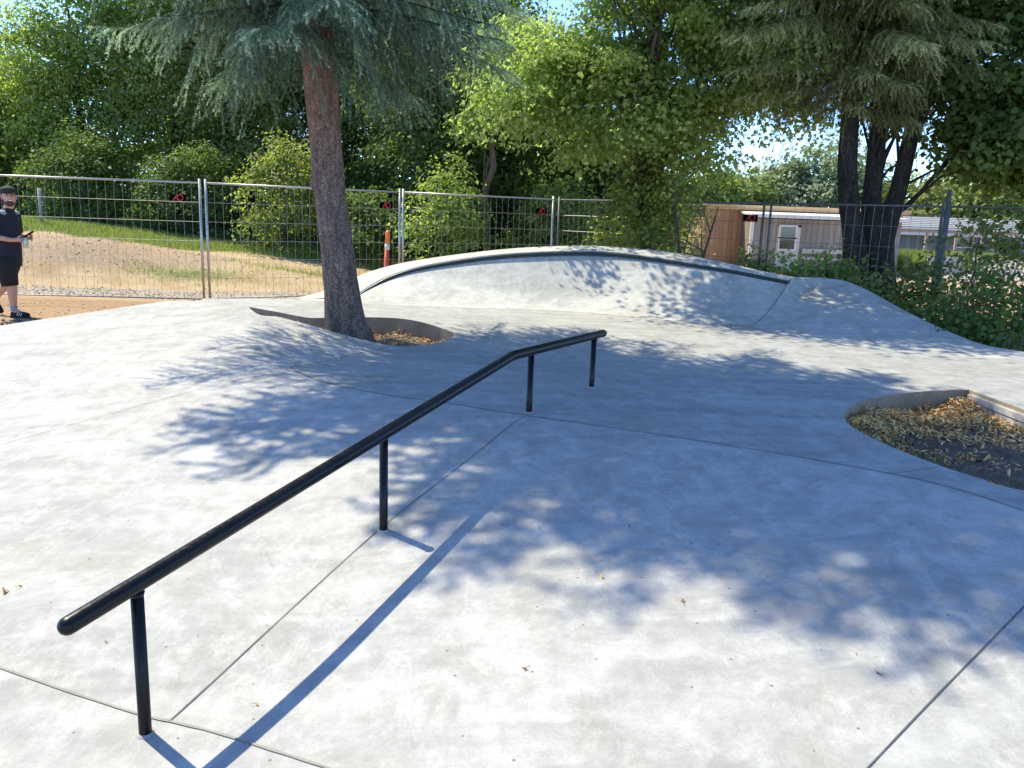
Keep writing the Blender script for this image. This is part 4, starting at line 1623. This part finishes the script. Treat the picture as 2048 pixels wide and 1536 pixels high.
# ------------------------------------------------------------------ stones, litter, debris
def pebbles(n, xs, ys, size, seed, zf, keep=None):
    rng = np.random.default_rng(seed)
    x, y = rng.uniform(*xs, n), rng.uniform(*ys, n)
    if keep is not None:
        k = keep(x, y, rng)
        x, y = x[k], y[k]
    n = len(x)
    s = size * (.4 + rng.random(n) ** 3 * 1.8)
    base = np.array([(1, 0, 0), (0, 1, 0), (-1, 0, 0), (0, -1, 0), (0, 0, .8), (0, 0, -.6)])
    tri = np.array([(0, 1, 4), (1, 2, 4), (2, 3, 4), (3, 0, 4), (1, 0, 5), (2, 1, 5), (3, 2, 5), (0, 3, 5)])
    jit = 1 + .35 * rng.normal(size=(n, 6, 1)).clip(-1, 1)
    a = rng.random(n) * 6.28
    ca, sa = np.cos(a), np.sin(a)
    bb = base[None] * jit * s[:, None, None]
    X = bb[..., 0] * ca[:, None] - bb[..., 1] * sa[:, None] + x[:, None]
    Y = bb[..., 0] * sa[:, None] + bb[..., 1] * ca[:, None] + y[:, None]
    Z = bb[..., 2] + zf(x, y)[:, None] + s[:, None] * .25
    Vv = np.stack([X, Y, Z], -1).reshape(-1, 3)
    ff = (tri[None] + (np.arange(n) * 6)[:, None, None]).reshape(-1, 3)
    return Vv, ff, np.repeat(rng.random(n), 8)


def tint_mat(name, stops, rough=.9):
    m, nt, b = mat(name)
    g = G(nt)
    at = g.n('ShaderNodeAttribute', attribute_name='tint')
    g.l(g.ramp(at.outputs['Fac'], stops), b.inputs['Base Color'])
    b.inputs['Roughness'].default_value = rough
    b.inputs['Specular IOR Level'].default_value = .25
    return m


M_PEB = tint_mat('pebble', [(0, (.20, .16, .12)), (.5, (.38, .32, .25)), (1, (.56, .50, .42))])


def pk_gravel(x, y, rng):
    fy = 14.0 + .78 * np.clip(x + 5.2, 0, 9)
    d = y - fy
    return (rng.random(len(x)) < np.where((d > .2) & (d < 1.8), 1, .0))


v, f, t = pebbles(14000, (-11, -1), (13.8, 20), .011, 7, GZ, pk_gravel)
tag(link('gravel', np_mesh('gravel', v, f, t), M_PEB), 'loose grey gravel strip just behind the fence', None, None, 'stuff')


def pk_soil(x, y, rng):
    e = np.exp(-((x + 9.0) / 3.0) ** 4 - ((y - 18.3) / 1.15) ** 4)
    return rng.random(len(x)) < e * .9 + .03


v, f, t = pebbles(3200, (-14, -2), (15.5, 20), .013, 8, GZ, pk_soil)
tag(link('rubble', np_mesh('rubble', v, f, t), M_PEB), 'small stones scattered on the dirt mound', None, None, 'stuff')
# dark crumbs and gravel spilled beside the concrete in front of the man
dq = onz(40, 640, 0)
v, f, t = pebbles(900, (dq[0] - .5, dq[0] + .75), (dq[1] - 1.0, dq[1] + .25), .012, 9, GZ, lambda x, y, r: r.random(len(x)) < np.exp(-((x - dq[0]) / .45) ** 2 - ((y - dq[1] + .3) / .3) ** 2))
tag(link('dark_gravel', np_mesh('dark_gravel', v, f, t), tint_mat('asphalt_crumb', [(0, (.05, .045, .05)), (1, (.16, .15, .16))])), 'dark crumbs of asphalt by the feet of the man', None, None, 'stuff')
v, f, t = pebbles(1600, (-10.5, -3.6), (9.2, 13.6), .008, 10, GZ, lambda x, y, r: GZ(x, y) > -.1)
tag(link('dirt_crumbs', np_mesh('dirt_crumbs', v, f, t), tint_mat('dirt_crumb', [(0, (.2, .11, .06)), (1, (.42, .29, .17))])), 'crumbs of dirt between the concrete and the fence', None, None, 'stuff')

M_LIT = tint_mat('dry_leaf', [(0, (.24, .12, .05)), (.25, (.56, .28, .08)), (.6, (.76, .45, .14)), (1, (.80, .62, .32))], .7)
M_LITD = tint_mat('brown_litter', [(0, (.035, .022, .012)), (.5, (.10, .06, .03)), (1, (.26, .17, .09))], .85)
CURL = (np.array([(-.75, 0, .12), (-.2, .22, .0), (.3, .17, .05), (.8, 0, .26), (.25, -.20, .16), (-.3, -.16, .1)]), np.array([[0, 1, 2, 3], [0, 3, 4, 5]]))


def litter(n, pit, size, seed, keep=None, zl=.02):
    rng = np.random.default_rng(seed)
    lo, hi = pit.min(0), pit.max(0)
    x, y = rng.uniform(lo[0], hi[0], n), rng.uniform(lo[1], hi[1], n)
    k = inpoly(x, y, pit)
    if keep is not None:
        k &= keep(x, y, rng)
    x, y = x[k], y[k]
    n = len(x)
    P = np.column_stack([x, y, PITZ(x, y) + zl * rng.random(n) + .006])
    nn = np.array([0, 0, 1.0]) + rng.normal(size=(n, 3)) * .55
    Vv, ff, kq = scatter(P, nn, size * (.35 + 1.3 * rng.random(n) ** 2), CURL, 0, rng)
    return Vv, ff, np.repeat(rng.random(n), kq)


pe = dense(pB_far, .08, False)[:, :2]


def near_far_edge(x, y, rng):
    d = np.full(len(x), 9.0)
    for q in pe:
        d = np.minimum(d, np.hypot(x - q[0], y - q[1]))
    d2 = np.hypot(x - 3.9, (y - 6.2) * 1.2)
    pat = .5 + .5 * np.sin(x * 4.1 + y * 2.3) * np.sin(y * 5.2 - x)
    w = np.exp(-(d / .34) ** 2) + .45 * np.exp(-(d2 / .9) ** 2) + .16 * pat ** 3
    return rng.random(len(x)) < w


v1, f1, t1 = litter(75000, pitB, .024, 12, near_far_edge, .06)
v2, f2, t2 = litter(9000, pitA, .024, 13, lambda x, y, r: (x > -1.75) | (r.random(len(x)) < .3), .04)
tag(link('leaf_litter', np_mesh('leaf_litter', np.vstack([v1, v2]), np.vstack([f1, f2 + len(v1)]), np.concatenate([t1, t2])), M_LIT), 'dry orange leaves lying in the two planting pits', None, None, 'stuff')
v, f, t = litter(9000, pitB, .026, 14, lambda x, y, r: r.random(len(x)) < np.clip(.35 + .8 * np.sin(x * 3.3 + y) * np.sin(y * 4.1 - .5 * x), .06, 1), .03)
tag(link('brown_litter', np_mesh('brown_litter', v, f, t), M_LITD), 'dark brown twigs and leaf bits on the right pit soil', None, None, 'stuff')
v, f, t = grass(9000, lambda r, n: r.uniform(2.4, 5, n), lambda r, n: r.uniform(4.2, 7, n), .05, .008, 15, zf=PITZ,
                keep=lambda x, y, r: inpoly(x, y, pitB) & (r.random(len(x)) < np.clip(.15 + .8 * np.sin(x * 3 + 1) * np.sin(y * 2.6), 0, 1)))
tag(link('weeds', np_mesh('weeds', v, f, t), M_GRASS), 'sparse green weeds in the right planting pit', None, None, 'stuff')

# specks on the concrete
rng = np.random.default_rng(21)
sp = []
while len(sp) < 420:
    x, y = rng.uniform(-4.5, 4.5), rng.uniform(1.6, 11)
    if inpoly(np.array([x]), np.array([y]), outer)[0] and not inpoly(np.array([x]), np.array([y]), pitA)[0] and not inpoly(np.array([x]), np.array([y]), pitB)[0]:
        sp.append((x, y, hz((x, y)) + .003))
sp = np.array(sp)
Vv, ff, kq = scatter(sp, np.array([0, 0, 1.0]) + rng.normal(size=sp.shape) * .35, .0045 * (.4 + rng.random(len(sp)) ** 4 * 2.6), CURL, 0, rng)
tag(link('debris', np_mesh('debris', Vv, ff, np.repeat(rng.random(len(sp)), kq)), M_LITD), 'tiny dry specks scattered over the concrete', None, None, 'stuff')
dl = [(8, 1186, .05, 'curled brown dry leaf at the left frame edge on the concrete'), (40, 1174, .03, 'small dry leaf with stem just right of the curled leaf'),
      (1757, 1347, .034, 'small yellow dry leaf on the right foreground concrete'), (1050, 1338, .028, 'tiny tan dry leaf on the concrete below the rail shadow tip'),
      (1203, 1155, .030, 'small brown dry leaf in the tip of the tree shadow'), (513, 1411, .022, 'tiny orange dry leaf beside the rail shadow'),
      (1366, 1204, .030, 'thin curved tan leaf on the sunlit concrete'), (212, 1285, .018, 'tiny reddish leaf under the near end of the rail')]
for i, (px, py, s, lb) in enumerate(dl):
    s *= .75
    p = onfloor(px, py)
    rng = np.random.default_rng(500 + i)
    Vv, ff, kq = scatter(np.array([[0, 0, s * .12], [s * .25, s * .1, s * .16]]), np.array([[.4, -.5, 1], [-.6, .3, 1.0]]), np.array([s, s * .7]), CURL, 0, rng)
    mb = MB()
    mb.add(Vv, ff.tolist())
    st = np.array([[-s * .4, 0, .004], [-s * .8, s * .15, .008], [-s * 1.2, s * .1, .004]])
    mb.tube(st, .0012, 4)
    o = mb.build('dry_leaf', plain('dry_leaf_%s' % 'abc'[i % 3], [(.34, .16, .04), (.55, .33, .11), (.42, .25, .09)][i % 3], .6) if 'dry_leaf_%s' % 'abc'[i % 3] not in bpy.data.materials else bpy.data.materials['dry_leaf_%s' % 'abc'[i % 3]])
    o.location = (p[0], p[1], p[2] + .002)
    o.rotation_euler = (0, 0, i * 1.3)
    tag(o, lb, 'leaf', 'fallen leaves on the concrete')

# timber edging of the right pit
ea, eb = onz(1938, 781, ZP)[:2], onz(2085, 836, ZP)[:2]
te = empty('timber_edging', (*ea, 0), 'stack of pale grey edging boards closing the right planting pit', 'edging')
u = (eb - ea) / np.linalg.norm(eb - ea)
le = np.linalg.norm(eb - ea)
for k in range(3):
    mb = MB()
    mb.box((u[0] * le / 2, u[1] * le / 2 - .035, .135 + .062 * k), (le, .05 + .006 * k, .056), rz=math.atan2(u[1], u[0]), bev=.004)
    mb.build('board', plain('grey_board', (.40, .37, .33), .85, var=.2) if 'grey_board' not in bpy.data.materials else bpy.data.materials['grey_board'], te)
#--PART3--
# ------------------------------------------------------------------ person
def skin_body(name, chains, rad, m, parent, levels=2, off=(0, 0, 0)):
    """chains: joint positions dict + edges; one continuous skinned surface"""
    names = list(chains[0].keys())
    bm = bmesh.new()
    lay = bm.verts.layers.skin.verify()
    vs = {}
    for k in names:
        vs[k] = bm.verts.new(Vector(chains[0][k]) + Vector(off))
    for a, b in chains[1]:
        bm.edges.new((vs[a], vs[b]))
    for i, k in enumerate(names):
        r = rad[k]
        vs[k][lay].radius = (r, r) if np.isscalar(r) else r
        vs[k][lay].use_root = (i == 0)
    me = bpy.data.meshes.new(name + '_skeleton')
    bm.to_mesh(me)
    bm.free()
    tmp = bpy.data.objects.new(name + '_skeleton', me)
    COL.objects.link(tmp)
    sk = tmp.modifiers.new('skin', 'SKIN')
    sk.use_smooth_shade = True
    sk.branch_smoothing = .6
    sb = tmp.modifiers.new('sub', 'SUBSURF')
    sb.levels = sb.render_levels = levels
    dg = bpy.context.evaluated_depsgraph_get()
    dg.update()
    out = bpy.data.meshes.new_from_object(tmp.evaluated_get(dg))
    bpy.data.objects.remove(tmp)
    out.name = name
    out.materials.clear()
    return link(name, out, m, parent, True)


pp = onz(32, 633, 0)
SCL = 1.0
pp[0] += .155
per = empty('person', (pp[0], pp[1], 0), 'bearded man in dark cap, navy shirt and black shorts walking along the fence', 'person')
M_SKIN = plain('skin', (.52, .29, .20), .5, var=.08)
M_NAVY = plain('navy_cloth', (.010, .012, .026), .85, var=.2, vscale=30, bump=.3)
M_BLACKC = plain('black_cloth', (.009, .009, .010), .85, var=.2, vscale=30, bump=.3)
M_CAP = plain('cap_cloth', (.018, .022, .018), .85)
M_GREYC = plain('grey_shoulder_cloth', (.27, .30, .36), .8)
M_BEARD = plain('dark_beard', (.075, .045, .03), .9, var=.4, vscale=80, bump=.5)
J = {
    'pelvis': (-.17, 0, .93), 'belly': (-.19, 0, 1.10), 'chest': (-.18, 0, 1.30), 'neckb': (-.14, 0, 1.455), 'neck': (-.12, -.005, 1.52), 'chin': (-.095, -.02, 1.575), 'brow': (-.10, -.02, 1.67), 'crown': (-.105, -.015, 1.735),
    'rsh': (-.17, -.19, 1.40), 'relb': (-.27, -.26, 1.13), 'rwri': (-.01, -.20, 1.075), 'rpalm': (.075, -.165, 1.08),
    'lsh': (-.15, .19, 1.40), 'lelb': (-.22, .26, 1.13), 'lwri': (.02, .13, 1.09), 'lpalm': (.09, .085, 1.10),
    'rhip': (-.16, -.10, .88), 'rknee': (-0.095, -.115, .50), 'rcalf': (-0.110, -.115, .36), 'rank': (-0.105, -.115, .10), 'rball': (0.025, -.125, .045),
    'lhip': (-.17, .10, .88), 'lknee': (-.28, .115, .51), 'lcalf': (-.33, .115, .42), 'lank': (-.50, .115, .24), 'lball': (-.46, .11, .09),
}
E = [('pelvis', 'belly'), ('belly', 'chest'), ('chest', 'neckb'), ('neckb', 'neck'), ('neck', 'chin'), ('chin', 'brow'), ('brow', 'crown'),
     ('chest', 'rsh'), ('rsh', 'relb'), ('relb', 'rwri'), ('rwri', 'rpalm'), ('chest', 'lsh'), ('lsh', 'lelb'), ('lelb', 'lwri'), ('lwri', 'lpalm'),
     ('pelvis', 'rhip'), ('rhip', 'rknee'), ('rknee', 'rcalf'), ('rcalf', 'rank'), ('rank', 'rball'), ('pelvis', 'lhip'), ('lhip', 'lknee'), ('lknee', 'lcalf'), ('lcalf', 'lank'), ('lank', 'lball')]
rad = dict(pelvis=(.14, .16), belly=(.13, .17), chest=(.105, .16), neckb=.07, neck=.062, chin=(.075, .082), brow=(.083, .098), crown=(.062, .075),
           rsh=.068, relb=.046, rwri=.032, rpalm=(.040, .022), lsh=.068, lelb=.046, lwri=.032, lpalm=(.040, .022),
           rhip=.105, rknee=.066, rcalf=.068, rank=.040, rball=.036, lhip=.105, lknee=.066, lcalf=.066, lank=.040, lball=.036)
# fingers: short chains rooted in each palm
for sd, base_, fw_, sv in (('r', np.array([.075, -.165, 1.08]), np.array([.80, .35, -.10]), np.array([0, .25, .95])), ('l', np.array([.09, .085, 1.10]), np.array([.72, -.55, .0]), np.array([0, .2, .97]))):
    for i in range(4):
        o_ = base_ + sv * (.030 - .019 * i) + fw_ * .02
        ln = (.072, .082, .076, .060)[i]
        k1, k2, k3 = f'{sd}f{i}a', f'{sd}f{i}b', f'{sd}f{i}c'
        J[k1] = tuple(o_ + fw_ * .02)
        J[k2] = tuple(o_ + fw_ * (.02 + ln * .5) + np.array([0, .008 if sd == 'r' else -.008, -.004]))
        J[k3] = tuple(o_ + fw_ * (.02 + ln * .85) + np.array([0, .030 if sd == 'r' else -.028, -.012]))
        rad[k1], rad[k2], rad[k3] = .0095, .0088, .0078
        E += [(f'{sd}palm', k1), (k1, k2), (k2, k3)]
    t1, t2 = f'{sd}ta', f'{sd}tb'
    J[t1] = tuple(base_ + fw_ * -.005 + np.array([0, .01, .045]))
    J[t2] = tuple(base_ + fw_ * .04 + np.array([0, .012 if sd == 'r' else -.012, .062]))
    rad[t1], rad[t2] = .0115, .0095
    E += [(f'{sd}palm', t1), (t1, t2)]
body = skin_body('body', (J, E), rad, M_SKIN, per)
# face: turned towards the camera
fd = np.array([.62, -.785, 0.0])
fs = np.array([.785, .62, 0.0])
hc = np.array([-.098, -.02, 1.655])
mb = MB()
mb.sphere(hc + fd * .092 + [0, 0, -.012], (.016, .016, .028), 10, 8)
mb.build('nose', M_SKIN, body, True)
M_EYE = plain('eye_dark', (.05, .035, .03), .3)
for sg in (-1, 1):
    mb = MB()
    mb.sphere(hc + fs * sg * .082 + fd * .0 + [0, 0, -.012], (.014, .018, .032), 8, 6)
    mb.build('ear', M_SKIN, body, True)
    mb = MB()
    mb.sphere(hc + fs * sg * .032 + fd * .082 + [0, 0, .012], (.012, .008, .007), 8, 6)
    mb.build('eye', M_EYE, body, True)
    mb = MB()
    mb.box(hc + fs * sg * .033 + fd * .086 + [0, 0, .032], (.04, .01, .009), rz=math.atan2(fs[1], fs[0]))
    mb.build('eyebrow', M_BEARD, body)
mb = MB()
mb.sphere(hc + fd * .036 + [0, 0, -.092], (.060, .060, .042), 16, 10)
mb.sphere(hc + fs * .058 + fd * .006 + [0, 0, -.068], (.024, .026, .046), 10, 8)
mb.sphere(hc - fs * .058 + fd * .006 + [0, 0, -.068], (.024, .026, .046), 10, 8)
mb.build('beard', M_BEARD, body, True)
mb = MB()
mb.sphere(hc + fd * .098 + [0, 0, -.050], (.022, .008, .007), 10, 6)
mb.build('smiling_teeth', plain('teeth', (.75, .72, .66), .4), body, True)
mb = MB()
mb.sphere(hc + [-.006, 0, .085], (.098, .102, .060), 18, 10)
mb.tube([hc + [-.004, 0, .058] - fd * .006, hc + [-.005, 0, .088]], [.098, .1], 20)
mb.build('cap', M_CAP, body, True)
# shirt, shorts: cloth lofted round the body
def loft(mb, secs, n=22):
    """secs: (x, y, z, half depth, half width)"""
    sec = spline(secs, len(secs) * 3)
    ang = np.linspace(0, 2 * np.pi, n, endpoint=False)
    rows_ = [np.column_stack([q[0] + q[3] * np.cos(ang), q[1] + q[4] * np.sin(ang), np.full(n, q[2]) + .006 * np.sin(ang * 5 + q[2] * 9)]) for q in sec]
    ff_ = []
    for a_ in range(len(rows_) - 1):
        for b_ in range(n):
            c_ = (b_ + 1) % n
            ff_.append((a_ * n + b_, a_ * n + c_, (a_ + 1) * n + c_, (a_ + 1) * n + b_))
    mb.add(np.concatenate(rows_), ff_)


mb = MB()
loft(mb, [(-.20, 0, .76, .165, .215), (-.20, 0, .90, .168, .215), (-.195, 0, 1.06, .168, .215), (-.195, 0, 1.20, .155, .21), (-.19, 0, 1.32, .145, .212), (-.18, 0, 1.40, .12, .20), (-.155, 0, 1.445, .09, .13), (-.135, 0, 1.485, .075, .082), (-.13, 0, 1.50, .066, .07)])
for sg, sh_, el_ in ((-1, (-.17, -.165, 1.405), (-.245, -.252, 1.17)), (1, (-.155, .165, 1.405), (-.20, .252, 1.17))):
    a_, b_ = np.array(sh_), np.array(el_)
    mb.tube([a_ + [0, -sg * .05, .01], a_, a_ * .5 + b_ * .5, b_], [.06, .082, .086, .088], 16)
shirt = mb.build('shirt', M_NAVY, per, True)
for sg in (-1, 1):
    mb = MB()
    mb.sphere(np.array([-.165, sg * .15, 1.432]), (.085, .085, .045), 14, 8)
    mb.build('shoulder_panel', M_GREYC, shirt, True)
mb = MB()
loft(mb, [(-.20, 0, .70, .155, .215), (-.20, 0, .80, .16, .212), (-.20, 0, .95, .155, .195), (-.195, 0, 1.02, .14, .18)])
for hp, kn in (((-.18, -.105, .82), (-.13, -.115, .44)), ((-.215, .105, .82), (-.31, .115, .49))):
    a_, b_ = np.array(hp), np.array(kn)
    mb.tube([a_, a_ * .66 + b_ * .34, a_ * .33 + b_ * .67, b_], [.14, .134, .12, .106], 20)
mb.build('shorts', M_BLACKC, per, True)
# shoes and socks
for nm, an, ba, pit_ in (('r', np.array([-.105, -.115, .10]), np.array([.045, -.125, .05]), 0), ('l', np.array([-.50, .115, .24]), np.array([-.45, .11, .09]), 1)):
    d = ba - an
    d = d / np.linalg.norm(d)
    heel = an - np.array([0.03, 0, .055]) if nm == 'r' else an + np.array([-.06, 0, .0])
    toe = ba + (np.array([.055, 0, -.012]) if nm == 'r' else np.array([.03, 0, -.05]))
    mb = MB()
    mid = (heel + toe) / 2 + np.array([0, 0, .012])
    mb.tube([heel - (toe - heel) * .06, heel, mid * .6 + heel * .4, mid, mid * .4 + toe * .6, toe, toe + (toe - heel) * .05], [.016, .043, .050, .048, .046, .038, .012], 14, ell=.85)
    sh = mb.build('shoe', M_BLACKC, per, True)
    mb = MB()
    mb.tube([an + [0, 0, .06] if nm == 'r' else an + (J['lcalf'] - an) * .2, an - [0, 0, .01]], [.046, .048], 14)
    mb.build('sock', M_GREYC, per, True)
    if nm == 'r':
        mb = MB()
        for k in range(3):
            a_ = mid + np.array([.0 + k * .026, -.050, .028 - k * .004])
            mb.beam(a_, a_ + np.array([-.022, .004, -.046]), .012, .006)
        mb.build('stripes', M_WTRIM, sh)
        mb = MB()
        mb.box(((heel + toe) / 2 + [0, 0, -.035])[:], (.27, .085, .018), bev=.006)
        mb.build('sole', plain('shoe_sole', (.03, .03, .03), .8), sh)
# held things
mb = MB()
w0 = np.array([per.location.x, per.location.y, 0])
rp = w0 + np.array([.150, -.135, 1.035])
ax_ = np.array([-.10, 0, -.99])
mb.tube([rp - ax_ * .065, rp - ax_ * .06, rp - ax_ * .05, rp + ax_ * .052, rp + ax_ * .06, rp + ax_ * .062], [.024, .026, .033, .033, .027, .024], 16)
cb = empty('drink_can', rp, 'pale green drink can held in the hand of the man', 'can')
o = mb.build('can_body', plain('green_can', (.42, .50, .42), .35, .5, .3, 20), cb, True)
o.location = -np.array(rp)
lp = w0 + np.array([.115, .015, 1.155])
mb = MB()
ph = empty('mobile_phone', lp, 'dark mobile phone held in the raised hand of the man', 'phone')
rotm = np.array(Matrix.Rotation(R(-35), 3, 'Y') @ Matrix.Rotation(R(15), 3, 'Z'))
mb.box((0, 0, 0), (.145, .072, .009), bev=.003, M3=rotm)
pb2 = mb.build('phone_body', M_PLATE, ph)
mb = MB()
mb.box(rotm @ np.array([0, 0, .0052]), (.132, .064, .0012), M3=rotm)
mb.build('screen', plain('phone_glass', (.015, .016, .02), .08), ph)

# ------------------------------------------------------------------ light
SUN_AZ, SUN_EL = R(-51), R(58)
sv = Vector((math.sin(SUN_AZ) * math.cos(SUN_EL), math.cos(SUN_AZ) * math.cos(SUN_EL), math.sin(SUN_EL)))
sd_ = bpy.data.lights.new('sun', 'SUN')
sd_.energy = 3.15
sd_.angle = R(.53)
sd_.color = (1, .915, .68)
so = bpy.data.objects.new('sun', sd_)
COL.objects.link(so)
so.rotation_euler = sv.to_track_quat('Z', 'Y').to_euler()
wd = bpy.data.worlds.new('World')
SC.world = wd
wd.use_nodes = True
nt = wd.node_tree
sky = nt.nodes.new('ShaderNodeTexSky')
sky.sky_type = 'NISHITA'
sky.sun_disc = False
sky.sun_elevation = SUN_EL
sky.sun_rotation = SUN_AZ
sky.altitude = 30
sky.air_density = .6
sky.dust_density = .1
sky.ozone_density = 1.6
tn = nt.nodes.new('ShaderNodeMix')
tn.data_type, tn.blend_type = 'RGBA', 'MULTIPLY'
tn.inputs[0].default_value = 1
tn.inputs[7].default_value = (.82, .98, 1.17, 1)
nt.links.new(sky.outputs[0], tn.inputs[6])
nt.links.new(tn.outputs[2], nt.nodes['Background'].inputs[0])
nt.nodes['Background'].inputs[1].default_value = .15
SC.view_settings.view_transform = 'Standard'
SC.view_settings.look = 'None'
SC.view_settings.exposure = 1.4
SC.view_settings.gamma = 1
SC.view_settings.use_curve_mapping = False
cy_ = SC.cycles
cy_.max_bounces = 7
cy_.diffuse_bounces = 4
cy_.glossy_bounces = 3
cy_.transmission_bounces = 5
cy_.transparent_max_bounces = 4
cy_.caustics_reflective = cy_.caustics_refractive = False
cy_.use_denoising = True
